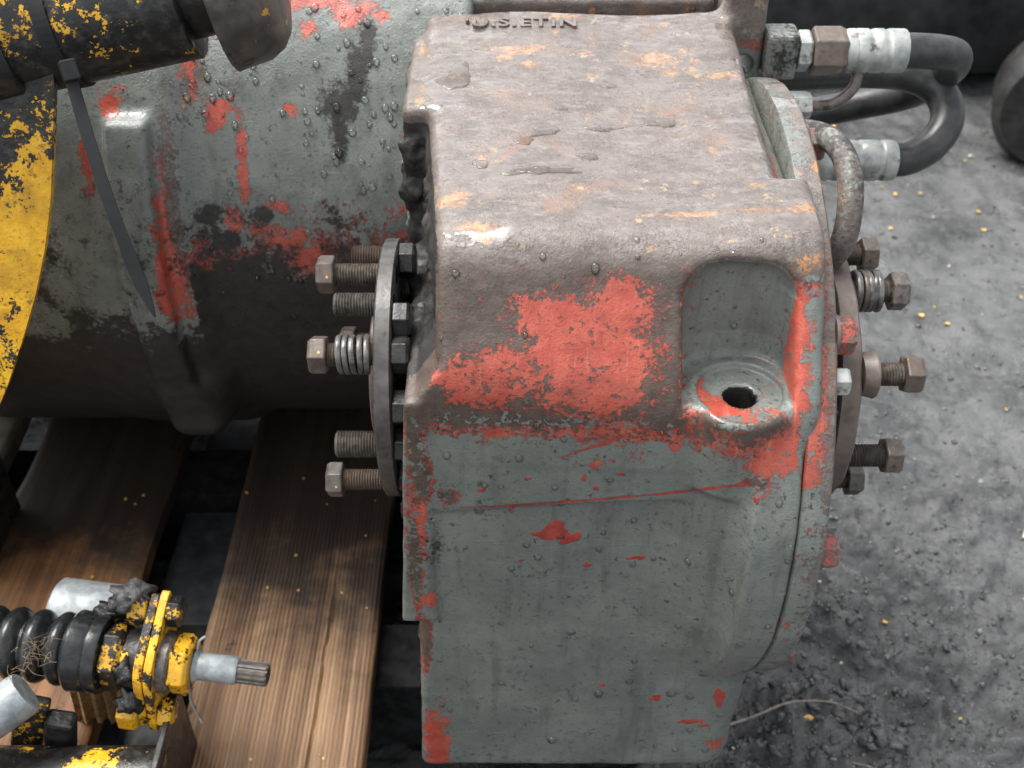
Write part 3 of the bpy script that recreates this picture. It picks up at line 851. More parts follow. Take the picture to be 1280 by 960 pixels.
# flakes of paint that came off down to the primer, scratches, and sheets of rain lying on the top
def surf_patches(specs, f, layers, n=26, rough_=.45, stretch=1.0, harm=(.5, .6, .6, .45, .4, .3)):
    cs = np.array([q[:3] for q in specs], np.float32) / 1000
    for _ in range(3):
        nn, v = sdf_grad(f, cs, .001); cs = cs - v[:, None] * nn
    pts, nrm = [], []
    for i, q in enumerate(specs):
        r_ = np.random.default_rng(100 + i)
        t_ = np.array([1, 0, 0]) - nn[i] * nn[i][0]; t_ /= np.linalg.norm(t_)
        b_ = np.cross(nn[i], t_)
        ph = r_.uniform(0, 6.28, 6); am = r_.uniform(.3, 1, 6) * np.array(harm) * rough_
        for k in range(n):
            a = 6.2832 * k / n
            rad = 1 + sum(am[m] * math.sin((m + 2) * a + ph[m]) for m in range(6)) + r_.uniform(-.12, .12) * rough_
            rad = max(rad, .25)
            for (s_, hh) in layers:
                pts.append(cs[i] + s_ * rad * (t_ * math.cos(a) * q[3] / 1000 + b_ * math.sin(a) * q[4] / 1000 * stretch)); nrm.append(hh)
        pts.append(cs[i]); nrm.append(layers[-1][1])
    pts = np.array(pts, np.float32); nrm = np.array(nrm, np.float32)
    for _ in range(2):
        g, v = sdf_grad(f, pts, .001); pts = pts - np.clip(v, -.004, .004)[:, None] * g
    pts = pts + g * nrm[:, None]
    L = len(layers); per = n * L + 1; F = []
    for i in range(len(specs)):
        o_ = i * per
        for k in range(n):
            k2 = (k + 1) % n
            for l in range(L - 1):
                F.append((o_ + k * L + l, o_ + k2 * L + l, o_ + k2 * L + l + 1, o_ + k * L + l + 1))
            F.append((o_ + k * L + L - 1, o_ + k2 * L + L - 1, o_ + per - 1))
    return pts, F
M['primer'] = simple('bare_red_primer', (.26, .04, .03), (.40, .065, .048), (.35, .55), 160, .5)
def ribbon(line, w):
    c_ = np.array(line, np.float32) / 1000
    g, v = sdf_grad(f_housing, c_, .001); c_ = c_ - v[:, None] * g
    d_ = np.gradient(c_, axis=0); b_ = np.cross(g, d_); b_ /= np.linalg.norm(b_, axis=1)[:, None]
    r_ = np.random.default_rng(5); V = []
    for i in range(len(c_)):
        ww = w * r_.uniform(.35, 1.3) * (1 if 1 < i < len(c_) - 2 else .3)
        V += [c_[i] + b_[i] * ww, c_[i] - b_[i] * ww * r_.uniform(.5, 1.2)]
    V = np.array(V, np.float32)
    for _ in range(2):
        g, v = sdf_grad(f_housing, V, .001); V = V - v[:, None] * g
    return V + g * .00018, [(2 * i, 2 * i + 1, 2 * i + 3, 2 * i + 2) for i in range(len(c_) - 1)]
mb = MB()
V, F_ = surf_patches(CHIPS, f_housing, ((1.0, .00002), (.93, .00022), (.5, .00022)), n=40, rough_=.5, harm=(.6, .4, .35, .2, .2, .15)); mb.add(V, F_)
V, F_ = ribbon(SCRATCH, .0013); mb.add(V, F_)
V, F_ = ribbon(SCRATCH_2, .0016); mb.add(V, F_)
tag(mb.build('paint_chips', M['primer'], housing, smooth=True, sharp=False), kind='stuff')
V, F_ = surf_patches(FILMS[:-4:2] + [FILMS[5]], f_housing, ((1.02, -.0003), (1.0, .0001), (.95, .00045), (.86, .0006), (.45, .00065)), n=44, rough_=.55, stretch=1.0, harm=(.6, .4, .28, .16, .1, .06))
tag(MB().add(V, F_).build('rain_puddles', M['water_film'], housing, smooth=True, sharp=False), kind='stuff')

# raised foundry lettering on the top rear edge
def text_mesh(name, s, size, depth):
    cu = bpy.data.curves.new(name, 'FONT'); cu.body = s; cu.size = size; cu.extrude = depth; cu.bevel_depth = .0005; cu.space_character = 1.18
    ob = bpy.data.objects.new(name, cu); col.objects.link(ob)
    dg = bpy.context.evaluated_depsgraph_get()
    me = bpy.data.meshes.new_from_object(ob.evaluated_get(dg))
    bpy.data.objects.remove(ob); bpy.data.curves.remove(cu)
    return me
me = text_mesh('casting_mark', "'U.S.ETIN", .0185, .0014)
me.materials.clear(); me.materials.append(M['paint'])
for nm, v in (('red', -1.5), ('rust', 1.0), ('grime_shade', -.55)): set_attr(me, nm, np.full(len(me.vertices), v))
o = link('casting_mark', me, housing)
o.matrix_basis = Matrix.Translation((-.036, .288, .1112)) @ Matrix.Rotation(R(5), 4, 'X')

# tail housing behind
P, F, N = sdf_mesh(f_tail, (-.62, .12, -.39), (-.02, .545, .22), .0033)
me = np_mesh('tail_housing', P, F, M['paint'])
x, y, z = P[:, 0], P[:, 1], P[:, 2]
zone = np.clip((-.028 - z) / .05, -1.5, .55) - np.clip((-.115 - z) / .04, 0, 1) * 1.2 - np.clip((-.245 - x) / .02, 0, 1) * 2 + fbm(P, 14, 3, 4) * .55
red = np.maximum(blob_field(P, T_RED), zone - .2)
set_attr(me, 'red', red)
set_attr(me, 'rust', np.maximum(blob_field(P, T_RUST), -1.3))
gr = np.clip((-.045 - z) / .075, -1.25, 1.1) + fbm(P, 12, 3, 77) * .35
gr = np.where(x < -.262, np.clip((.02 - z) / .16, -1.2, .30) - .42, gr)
gr = np.maximum(gr, np.clip((-.125 - z) / .05, -1.3, 1.2) + fbm(P, 12, 3, 78) * .3)  # underside blackened: shadow below the drum painted in along with the grime
gr = np.maximum(gr, blob_field(P, T_GRIME) - .1)
set_attr(me, 'grime_shade', gr)
tail = link('tail_housing', me, gearbox)
wt = np.clip(N[:, 2] * 1.2 + .75, 0, 1) * (N[:, 1] < .2) * (x > -.262) * (z > -.09) + .02
drops('water_drops', P, N, tail, 1300, .0005, .0036, wt, 9, .6)

# big bolted cover on the right-hand side
def ringfield(name):
    def fn(V):
        z, y, x = V[:, 2], V[:, 1], V[:, 0]
        if name == 'grime_shade': return np.full(len(V), -1.2)
        edgy = np.clip((x - .1885) / .006, -1, 1) * .9
        ang = np.degrees(np.arctan2(z - CZ, CY - y))
        if name == 'rust':
            return np.maximum(np.where(ang > 68, .25, -.75) + edgy * .55, np.where(ang > 20, edgy - .1, edgy * .6 - .5)) + .5 * fbm(V, 30, 2, 3)
        return np.where((ang > 22) & (ang < 62), .55, -.55) + .8 * fbm(V, 26, 3, 6)
    return fn
prof = [(.1792, .200), (.1792, CR - .0028), (.1802, CR - .0004), (.184, CR), (.188, CR), (.192, CR), (.1955, CR - .0004), (.197, CR - .002), (.197, .225), (.197, .19), (.1965, .12)]
RM = Matrix.Translation((0, CY, CZ))
mb = MB().lathe(prof, RM, n=300, caps=False, wob=lambda x, t: .0004 * math.sin(t * 41) * math.sin(t * 13))
cover = mb.build('cover_plate', M['paint'], gearbox, smooth=True, fields={k: ringfield(k) for k in ('red', 'rust', 'grime_shade')})

def hex_bolt(af, h, shank_r=0, shank_l=0, thread=True):
    """head from x=0 to x=h, shank towards -X"""
    mb = MB()
    r = af / math.sqrt(3)
    V = []
    rings = [(0, .93), (h * .07, 1.0), (h * .80, 1.0), (h * .97, .885), (h, .80)]
    for xx, s in rings:
        for k in range(6):
            a = math.pi / 3 * k
            V.append((xx, r * s * math.cos(a), r * s * math.sin(a)))
    F = [tuple(range(6))[::-1]]
    for l in range(len(rings) - 1):
        for k in range(6):
            a, b = l * 6 + k, l * 6 + (k + 1) % 6
            F.append((a, b, b + 6, a + 6))
    n0 = (len(rings) - 1) * 6
    F.append(tuple(range(n0, n0 + 6)))
    mb.add(V, F)
    return mb

def shank(mb, r, x0, x1, M_=None, pitch=.0019, n=18, smooth_from=None):
    prof = []
    x = x0
    while x < x1 - pitch:
        prof += [(x, r * .90), (x + pitch * .5, r)]
        x += pitch
    prof += [(x1 - .0008, r * .93), (x1, r * .8)]
    return mb.lathe(prof, M_, n=n)

def shaft_pos(th, rb=.08):
    return AY - rb * math.cos(R(th)), AZ + rb * math.sin(R(th))

head_me = np_mesh('head', *(lambda m: (m.v, m.f))(hex_bolt(.0225, .0118)), M['bolt'], False)
bright_me = head_me.copy(); bright_me.materials.clear(); bright_me.materials.append(M['bright_bolt'])
def flange_bolt(th, x_in, x_head, sgn, parent, head=True, me_=head_me, af=None, roll=None, r=.0078):
    """shank from x_in (in the flange) to the head at x_head; sgn = direction of the head"""
    yy, zz = shaft_pos(th)
    mb = MB()
    L = abs(x_head - x_in)
    shank(mb, r, 0, L + (0 if not head else .001), frame((x_in, yy, zz), (sgn, 0, 0)))
    o = mb.build('bolt', M['thread'], parent, smooth=True)
    if head:
        h = link('bolt_head', me_, parent)
        h.matrix_basis = frame((x_head, yy, zz), (sgn, 0, 0), random.uniform(0, 1) if roll is None else roll)
        bevel(h, .0007, 2, 25)
    return o

# output flange on the left, edge on, with half-drawn bolts
fl = MB().lathe([(-.0885, .030), (-.0885, .0895), (-.0873, .0915), (-.0782, .0915), (-.077, .0895), (-.077, .03)], Matrix.Translation((0, AY, AZ)), n=96, caps=False).build('output_flange', M['disc'], gearbox, smooth=True)
MB().lathe([(-.096, .001), (-.096, .050), (-.095, .0520), (-.0884, .0525)], Matrix.Translation((0, AY, AZ)), n=64, caps=False).build('seal_ring', M['rust_disc'], fl, smooth=True)
MB().lathe([(-.0772, .046), (-.072, .048), (-.064, .048), (-.052, .052)], Matrix.Translation((0, AY, AZ)), n=48, caps=False).build('hub', M['grease'], fl, smooth=True)
flange_bolt(90, -.077, -.118, -1, fl, me_=bright_me, roll=.15)
flange_bolt(45, -.077, -.1185, -1, fl, me_=bright_me, roll=.5)
flange_bolt(-50, -.077, -.120, -1, fl, me_=bright_me, roll=.0)
flange_bolt(135, -.077, -.115, -1, fl, head=False, r=.0085)
flange_bolt(70, -.077, -.116, -1, fl, head=False, r=.0080)
flange_bolt(0, -.077, -.116, -1, fl, head=False, r=.0092)
flange_bolt(205, -.077, -.122, -1, fl)
flange_bolt(-95, -.077, -.116, -1, fl, head=False)
def coils(th, x0, x1, sgn, parent, n=5, r=.0125, wire=.0017):
    yy, zz = shaft_pos(th)
    for k in range(n):
        xx = x0 + (x1 - x0) * (k + .5) / n
        M_ = frame((xx, yy, zz), (sgn, random.uniform(-.09, .09), random.uniform(-.09, .09)))
        MB().lathe([(-wire, r * .6), (-wire, r * .96), (-wire * .5, r), (wire * .5, r), (wire, r * .96), (wire, r * .6), (-wire, r * .6)], M_, n=32, caps=False).build('spring_washer', M['spring'], parent, smooth=True)
coils(45, -.091, -.1120, -1, fl, 5, .0130)
nut_me = np_mesh('nut', *(lambda m: (m.v, m.f))(hex_bolt(.0215, .0115)), M['black_iron'], False)
for th in (105, 62, 45, 20, 0, -25, -50):
    yy, zz = shaft_pos(th)
    o = link('nut', nut_me, fl); o.matrix_basis = frame((-.0768, yy, zz), (1, 0, 0), random.uniform(0, 1)); bevel(o, .0007)

# output flange on the right
fr = MB().lathe([(.2085, .035), (.2085, .0885), (.2096, .0910), (.2205, .0918), (.2220, .0900), (.2222, .035)], Matrix.Translation((0, AY, AZ)), n=96, caps=False, wob=lambda x, t: .0005 * math.sin(t * 17)).build('output_flange', M['rust_disc'], gearbox, smooth=True)
MB().lathe([(.1962, .062), (.204, .060), (.209, .055)], Matrix.Translation((0, AY, AZ)), n=48, caps=False).build('hub', M['grease'], fr, smooth=True)
for th, xh, rl in ((128, .247, .2), (78, .2475, .1), (36, .251, .45), (-8, .2465, .3), (-56, .240, .05)):
    flange_bolt(th, .2222, xh, 1, fr, roll=rl, me_=head_me if th != 36 else bright_me)
coils(78, .2235, .2415, 1, fr, 5, .0140)
yy, zz = shaft_pos(36)
MB().lathe([(.2232, .008), (.2232, .0135), (.229, .0150), (.2312, .0158), (.2325, .0152), (.2325, .008)], Matrix.Translation((0, yy, zz)), n=36, caps=False).build('washer', M['rust_disc'], fr, smooth=True)
for th in (112, 60, 20, -20):
    yy, zz = shaft_pos(th)
    o = link('nut', nut_me, fr); o.matrix_basis = frame((.1975, yy, zz), (1, 0, 0), random.uniform(0, 1)); bevel(o, .0007)

# bolts that hold the cover
cb = hex_bolt(.0215, .0135)
for ang, rr, hh, rl, rd in ((86, .216, 0, .1, -.1), (46, .220, 0, .0, .35), (7.5, .215, 0, .0, .15), (-32, .215, 0, .3, .1)):
    yy, zz = CY - rr * math.cos(R(ang)), CZ + rr * math.sin(R(ang))
    m2 = MB(); m2.add(cb.v, cb.f)
    o = m2.build('cover_bolt', M['paint'], cover, fields={'red': rd + .25, 'rust': -.18, 'grime_shade': -.8})
    o.matrix_basis = frame((.1972, yy, zz), (1, 0, 0), R(ang) + rl); bevel(o, .0008)
    MB().lathe([(.1971, .005), (.1971, .0135), (.199, .0135), (.1992, .005)], Matrix.Translation((0, yy, zz)), n=28, caps=False).build('washer', M['rust_disc'], cover, smooth=True)
yy, zz = CY -   .219 * math.cos(R(38.5)), CZ + .219 * math.sin(R(38.5))
m2 = hex_bolt(.0165, .010); o = m2.build('cover_bolt', M['zinc'], cover); o.matrix_basis = frame((.1973, yy, zz), (1, 0, 0), .4); bevel(o, .0007)

# bent oil pipe and hose block at the rear right
MB().tube(spline([(.190, .185, .078), (.206, .160, .090), (.214, .128, .0965), (.2165, .100, .091), (.2155, .082, .074), (.213, .076, .054), (.208, .085, .036), (.200, .10, .03)], 10), .0082, 18).build('oil_pipe', M['paint'], gearbox, smooth=True, fields={'red': -.15, 'rust': .3, 'grime_shade': -.05})
MB().box((.1965, .288, .068), (.2215, .316, .104)).build('hose_block', M['paint'], gearbox, bev=.003, fields={'red': -.6, 'rust': -.2, 'grime_shade': -.2})
MB().lathe([(0, .0001), (0, .014), (.016, .014), (.018, .012), (.018, .0001)], frame((-.02, .345, .118), (.2, .1, 1)), n=24, caps=False).build('plug', M['paint'], gearbox, smooth=True, fields={'red': .2, 'rust': -.2, 'grime_shade': -.3})
MB().tube([(-.075, .335, .105), (-.045, .338, .119), (-.01, .345, .121)], .007, 12).build('breather_pipe', M['paint'], gearbox, smooth=True, fields={'red': -.2, 'rust': -.4, 'grime_shade': -.3})
# ------------------------------------------------------------------ hydraulic hoses
def hexbar(x0, x1, af, org, M_=None):
    m = hex_bolt(af, x1 - x0)
    return m
hoseA = thing('hydraulic_hose', 'black hydraulic hose with rusty hex nut and pale ferrule on the rear block', 'hose', (.25, .30, .07))
Y0, Z0 = .301, .087
for nm, x0, x1, af, mat in (('locknut', .2218, .2325, .028, 'zinc'), ('swivel_nut', .2330, .2600, .033, 'rust_disc')):
    o = hex_bolt(af, x1 - x0).build(nm, M[mat], hoseA)
    o.matrix_basis = Matrix.Translation((x0, Y0, Z0)) @ Matrix.Rotation(.25, 4, 'X'); bevel(o, .001)
MB().lathe([(.2585, .009), (.2585, .0150), (.2605, .0170), (.266, .0172), (.2665, .0166), (.268, .0172), (.276, .0172), (.277, .0164), (.280, .0164), (.281, .0172), (.288, .0172), (.289, .0164), (.292, .0164), (.293, .0172), (.304, .0170), (.306, .0162), (.306, .012)], Matrix.Translation((0, Y0, Z0)), n=14, caps=False).build('ferrule', M['zinc'], hoseA, smooth=True)
MB().tube(spline([(.300, Y0, Z0), (.315, Y0 + .001, Z0 - .0005), (.336, Y0 + .006, Z0 - .004), (.356, Y0 + .022, Z0 - .015), (.364, Y0 + .05, Z0 - .04), (.352, Y0 + .085, Z0 - .075), (.31, Y0 + .11, Z0 - .10), (.24, Y0 + .12, Z0 - .12)], 12), .0138, 24).build('rubber_tube', M['rubber'], hoseA, smooth=True)
hoseB = thing('hydraulic_hose', 'looped black hydraulic hose with pale crimped ferrule below the rusty nut', 'hose', (.28, .30, -.02))
Yb, Zb = .300, -.008
MB().lathe([(.235, .009), (.245, .009), (.2455, .0150), (.249, .0172), (.262, .0172), (.263, .0164), (.267, .0164), (.268, .0172), (.284, .0172), (.285, .0164), (.289, .0164), (.290, .0172), (.303, .0172), (.304, .0164), (.307, .0164), (.308, .0172), (.316, .0170), (.3185, .0160), (.3185, .012)], Matrix.Translation((0, Yb, Zb)), n=14, caps=False).build('ferrule', M['zinc'], hoseB, smooth=True)
o = hex_bolt(.030, .024).build('swivel_nut', M['zinc'], hoseB); o.matrix_basis = Matrix.Translation((.2115, Yb, Zb)); bevel(o, .001)
MB().lathe([(0, .010), (.018, .010)], Matrix.Translation((.196, Yb, Zb)), n=16).build('stub_pipe', M['rust_disc'], hoseB, smooth=True)
MB().tube(spline([(.314, Yb, Zb), (.332, Yb + .002, Zb + .001), (.352, Yb + .012, Zb + .008), (.366, Yb + .028, Zb + .022), (.362, Yb + .046, Zb + .038), (.338, Yb + .056, Zb + .049), (.300, Yb + .058, Zb + .052), (.25, Yb + .058, Zb + .050), (.195, Yb + .058, Zb + .046)], 12), .0138, 24).build('rubber_tube', M['rubber'], hoseB, smooth=True)
bleed = thing('bleed_pipe', 'thin bent steel pipe with small hex fitting under the upper hose', 'pipe', (.25, .28, .04))
MB().tube(spline([(.272, .294, .075), (.268, .288, .062), (.256, .284, .052), (.243, .282, .050), (.232, .282, .050)], 10), .0046, 12).build('tube', M['bolt'], bleed, smooth=True)
o = hex_bolt(.020, .022).build('hex_fitting', M['zinc'], bleed); o.matrix_basis = Matrix.Translation((.2135, .282, .050)); bevel(o, .0008)
MB().lathe([(0, .006), (.02, .006)], Matrix.Translation((.195, .282, .050)), n=14).build('stub', M['bolt'], bleed, smooth=True)

# ------------------------------------------------------------------ yellow machine arm, upper left
arm = thing('loader_linkage', 'black machine linkage with chipped yellow paint and a thick pivot pin', 'machine part', (-.40, .10, -.383))
pa, pb = Vector((-.318, .188, .153)), Vector((-.196, .203, .1745))
AX = (pb - pa).normalized()
def pin_frame(s): return frame(pa + AX * s, AX)
def chipped(V, seed, bias, amp=.9, sc=22): return bias + amp * fbm(V, sc, 3, seed)
def lathe_x(x0, x1, r, n=12):
    return [(x0, r * .97)] + [(x0 + .001 + (x1 - x0 - .002) * k / n, r) for k in range(n + 1)] + [(x1, r * .97), (x1, .001)]
pin = MB().lathe(lathe_x(-.02, .104, .0425), pin_frame(0), n=56, caps=False).build('pivot_pin', M['yellow'], arm, smooth=True, fields={'yellow': lambda V: chipped(V, 3, -.58, 1.1, 30)})
MB().lathe([(-.045, .001), (-.045, .046), (-.043, .0475), (-.012, .0475), (-.010, .046), (-.010, .041)], pin_frame(0), n=48, caps=False).build('rubber_sleeve', M['boot'], arm, smooth=True)
MB().lathe([(.103, .030), (.128, .030)], pin_frame(0), n=40, caps=False).build('neck', M['black_iron'], arm, smooth=True)
MB().lathe([(.1245, .02), (.1245, .0545), (.1262, .0560), (.1290, .0552), (.136, .0545), (.148, .053), (.158, .0475), (.164, .040), (.1675, .026), (.169, .001)], pin_frame(0), n=56, caps=False, wob=lambda x, t: .0006 * math.sin(5 * t) + .0003 * math.sin(23 * t)).build('end_cup', M['cup'], arm, smooth=True)
# curved plate below the pin: convex right-hand edge, leaning forward at the foot
def plate_edge(z):
    zs = [-.175, -.1641, -.1314, -.0904, -.0751, -.0422, -.0103, .0232, .0556, .092, .1271, .17]
    xs = [-.458, -.4451, -.408, -.3763, -.3675, -.3511, -.3363, -.3238, -.3144, -.3066, -.2996, -.296]
    return np.interp(z, zs, xs)
nz, nxp = 70, 46
zz_ = np.linspace(-.175, .165, nz); V = []
for side in (0, 1):
    for zv in zz_:
        xe = plate_edge(zv)
        for k in range(nxp):
            u = k / (nxp - 1)
            x = -.62 + (xe + .62) * u
            yv = .118 + .30 * (zv - .02) + .10 * (u - 1) * .0
            V.append((x, yv + (.007 if side else 0), zv))
V = np.array(V, np.float32)
V[:, 1] += fbm(V, 18, 2, 6) * .0008
n1 = nz * nxp; F_ = []
for i in range(nz - 1):
    for k in range(nxp - 1):
        a = i * nxp + k
        F_.append((a, a + 1, a + nxp + 1, a + nxp)); F_.append((a + n1, a + n1 + nxp, a + n1 + nxp + 1, a + n1 + 1))
for i in range(nz - 1):
    a = i * nxp + nxp - 1; F_.append((a, a + n1, a + n1 + nxp, a + nxp))
for k in range(nxp - 1):
    F_.append((k, k + n1, k + 1 + n1, k + 1)); b = (nz - 1) * nxp + k; F_.append((b, b + 1, b + 1 + n1, b + n1))
me = np_mesh('side_plate', V, F_, M['yellow'])
fy = np.clip((.082 - V[:, 2]) / .05, -1.0, .85) + .35 * fbm(V, 16, 3, 8) + np.clip((V[:, 0] + .34) / .03, -.5, .3)
set_attr(me, 'yellow', fy); me.set_sharp_from_angle(angle=R(40))
o = link('side_plate', me, arm)
MB().box((-.395, .135, .085), (-.352, .26, .30)).build('lug', M['black_iron'], arm, bev=.004)
MB().box((-.60, .16, -.383), (-.50, .26, -.06)).build('stand', M['black_iron'], arm, bev=.004)

# cable tie
tie = thing('cable_tie', 'black nylon cable tie looped on the pivot pin, its tail hanging down', 'cable tie', (-.24, .14, .03))
p0, p1 = Vector((-.2790, .1310, .1435)), Vector((-.2370, .062, .006))
side = (p1 - p0).normalized().cross(Vector((0, -.643 - .2, .766))).normalized()
nrm = side.cross((p1 - p0).normalized()).normalized()
V, F_ = [], []
ks = 26
for k in range(ks + 1):
    t_ = k / ks
    p = p0.lerp(p1, t_) + nrm * (.004 * math.sin(math.pi * t_)) + side * (.0022 * math.sin(math.pi * t_))
    w = .0040 * (1.0 if t_ < .84 else max(.12, max(0.0, 1 - (t_ - .84) / .16) ** .6)) * (1 if t_ < .7 else 1.12)
    for su, sn in ((-1, -.0006), (-.55, -.0006), (-.5, -.0009), (.5, -.0009), (.55, -.0006), (1, -.0006), (1, .0008), (-1, .0008)):
        V.append(p + side * w * su + nrm * sn)
for k in range(ks):
    for j in range(8):
        a, b = k * 8 + j, k * 8 + (j + 1) % 8
        F_.append((a, b, b + 8, a + 8))
F_ += [tuple(range(8))[::-1], tuple(range(ks * 8, ks * 8 + 8))]
MB().add(V, F_).build('strap_tail', M['nylon'], tie)
mb = MB().lathe([(.0145, .0428), (.0145, .0445), (.0245, .0445), (.0245, .0428)], pin_frame(0), n=64, caps=False); mb.build('loop', M['nylon'], tie)
MB().box((-.0065, -.005, -.004), (.0065, .005, .006), frame(p0 + Vector((0, 0, .004)), p1 - p0)).build('locking_head', M['nylon'], tie, bev=.001)

# ------------------------------------------------------------------ brake actuator, lower left
ax = Vector((.985, -.09, -.085)).normalized()
upv = Vector((.26, .50, .80)); upv = (upv - ax * upv.dot(ax)).normalized(); lat = upv.cross(ax)
org = Vector((-.274, -.012, -.268))
AM = Matrix((( ax.x, lat.x, upv.x, org.x), (ax.y, lat.y, upv.y, org.y), (ax.z, lat.z, upv.z, org.z), (0, 0, 0, 1)))
act = thing('brake_actuator', 'greasy actuator with black rubber bellows, yellow flange and splined shaft on pallet', 'actuator', (-.30, -.02, PZ))
def T(x=0, y=0, z=0): return AM @ Matrix.Translation((x, y, z))
def oblong(x0, x1, half, r_end, r_mid, n=60):
    pts = []
    for k in range(n):
        a = 2 * math.pi * k / n
        c, s = math.cos(a), math.sin(a)
        e = abs(s) ** 2.2
        rad = r_mid * (1 - e) + (half + r_end) * e
        yw = c * (r_mid * (1 - e) + r_end * 1.35 * e) ; zw = s * rad
        pts.append((yw, zw))
    V = [(x0, p[0], p[1]) for p in pts] + [(x1, p[0], p[1]) for p in pts]
    F = [tuple(range(n))[::-1], tuple(range(n, 2 * n))] + [(k, (k + 1) % n, (k + 1) % n + n, k + n) for k in range(n)]
    return V, F
def yl(seed, bias=0.0, amp=.8): return {'yellow': lambda V: chipped(V, seed, bias, amp, 40)}
for x0, x1, sd_, hf in ((-.0075, -.0008, 5, .040), (.0002, .0065, 9, .043)):
    V, F_ = oblong(x0, x1, hf, .0135, .031)
    MB().add([AM @ Vector(v) for v in V], F_).build('flange_plate', M['yellow'], act, bev=.0008, fields=yl(sd_, .35))
def act_hex(name, x0, x1, af, z=0, y=0, roll=0.0, mat='yellow', seed=1, bias=.1):
    o = hex_bolt(af, x1 - x0).build(name, M[mat], act, fields={'yellow': bias})
    o.matrix_basis = T(x0, y, z) @ Matrix.Rotation(roll, 4, 'X'); bevel(o, .001)
    return o
act_hex('flange_bolt', .0068, .0175, .021, .041, 0, .2, seed=2, bias=-.55)
act_hex('flange_bolt', .0068, .0175, .021, -.041, 0, .5, seed=3, bias=.15)
act_hex('flange_nut', -.0215, -.0078, .026, .041, 0, .3, seed=4, bias=-.2)
act_hex('flange_nut', -.0235, -.0078, .028, -.041, 0, .1, seed=5, bias=.55)
MB().lathe([(.0066, .024), (.013, .024), (.015, .022)], AM, n=40).build('spacer', M['bolt'], act, smooth=True)
act_hex('gland_nut', .0150, .0295, .042, 0, 0, .35, seed=6, bias=.25)
act_hex('body_nut', -.0370, -.0215, .047, 0, 0, .1, seed=7, bias=-.35)
MB().lathe([(-.040, .018), (-.0395, .020), (-.022, .0205), (-.018, .023), (-.008, .025)], AM, n=36).build('body', M['yellow'], act, smooth=True, fields=yl(12, -.55))
MB().lathe([(.029, .006), (.029, .0118), (.031, .0135), (.0325, .0118), (.034, .0105), (.062, .0108), (.064, .0095)], AM, n=32).build('shaft', M['silver'], act, smooth=True)
def spl(x, t): return .0007 * (1 if math.sin(t * 12) > 0 else -1)
MB().lathe([(.0635, .0085), (.086, .0085), (.0872, .0078), (.0868, .0062), (.078, .0060), (.0775, .0001)], AM, n=96, caps=False, wob=lambda x, t: spl(x, t) if .063 < x < .0872 else 0).build('spline_tip', M['bright_bolt'], act, smooth=True)
MB().tube(spline([T(.031, -.010, -.010).translation, T(.034, -.016, -.022).translation, T(.045, -.020, -.036).translation]), .0011, 8).build('split_pin', M['bolt'], act, smooth=True)
MB().tube(spline([T(.0305, 0, .012).translation, T(.032, 0, .020).translation, T(.036, .001, .024).translation]), .0010, 8).build('split_pin', M['zinc'], act, smooth=True)
# bellows
prof = [(-.0375, .020), (-.038, .0296), (-.040, .0304), (-.047, .0304), (-.0485, .0292), (-.0505, .0304), (-.062, .0312), (-.0645, .0290)]
MB().lathe(prof[::-1], AM, n=48).build('boot_collar', M['boot'], act, smooth=True)
bp, br_ = [], []
for k in range(130):
    s = k / 129
    xl = -.063 - .150 * s
    ph = (s * 8.2) % 1
    rr = .0198 + .0085 * (abs(math.sin(math.pi * ph)) ** .8)
    bp.append(AM @ Vector((xl, .0, -.012 * s * s))); br_.append(rr)
MB().tube(bp, br_, 40).build('bellows', M['boot'], act, smooth=True)
# grease and sludge sitting on it
def clump(c, s, mat, seed, parent=act, sub=3, name='grease_clump'):
    V, F_ = lump_mesh(1, seed, sub, .85, 2.6)
    V = V * np.array(s) * .8
    me = np_mesh(name, [(AM @ Vector((v[0] + c[0], v[1] + c[1], v[2] + c[2])))[:] for v in V.tolist()], F_, M[mat])
    return link(name, me, parent)
clump((-.020, -.002, .051), (.017, .020, .013), 'grease_grey', 1)
clump((-.030, -.003, .043), (.009, .012, .010), 'grease', 2)
clump((-.042, .012, .030), (.015, .012, .008), 'grease', 3)
clump((-.016, -.022, -.004), (.010, .012, .013), 'grease', 4)
clump((-.012, -.020, -.026), (.012, .010, .012), 'grease', 5)
clump((-.006, .004, .026), (.008, .014, .012), 'grease', 6)
# silver can behind, black support tube, rib and leg below
MB().lathe([(-.103, .001), (-.103, .028), (-.101, .030), (-.042, .030), (-.040, .029), (-.040, .001)], Matrix.Translation((0, .055, -.033)) @ AM, n=48, caps=False).build('silver_can', M['silver'], act, smooth=True)
MB().lathe(lathe_x(-.40, -.262, .030, 24)[:-1] + [(-.262, .001)], Matrix.Translation((0, -.078, -.336)), n=48, caps=False).build('support_tube', M['yellow'], act, smooth=True, fields={'yellow': lambda V: chipped(V, 21, -.55, 1.2, 26) + np.clip((V[:, 2] + .33) * 12, -.3, .3)})
MB().box((-.268, -.095, -.382), (-.2625, -.012, -.300)).build('rib', M['black_iron'], act, bev=.0012)
MB().box((-.012, -.006, -.06), (.012, .006, .045), Matrix.Translation((-.378, -.040, -.322)) @ Matrix.Rotation(.35, 4, 'Y')).build('leg', M['yellow'], act, bev=.002, fields={'yellow': -.35})
MB().box((-.010, -.008, -.06), (.012, .008, .030), Matrix.Translation((-.352, -.046, -.322)) @ Matrix.Rotation(.25, 4, 'Y')).build('bracket', M['black_iron'], act, bev=.003)
MB().box((-.335, -.10, -.383), (-.30, -.06, -.34)).build('mount', M['black_iron'], act, bev=.003)

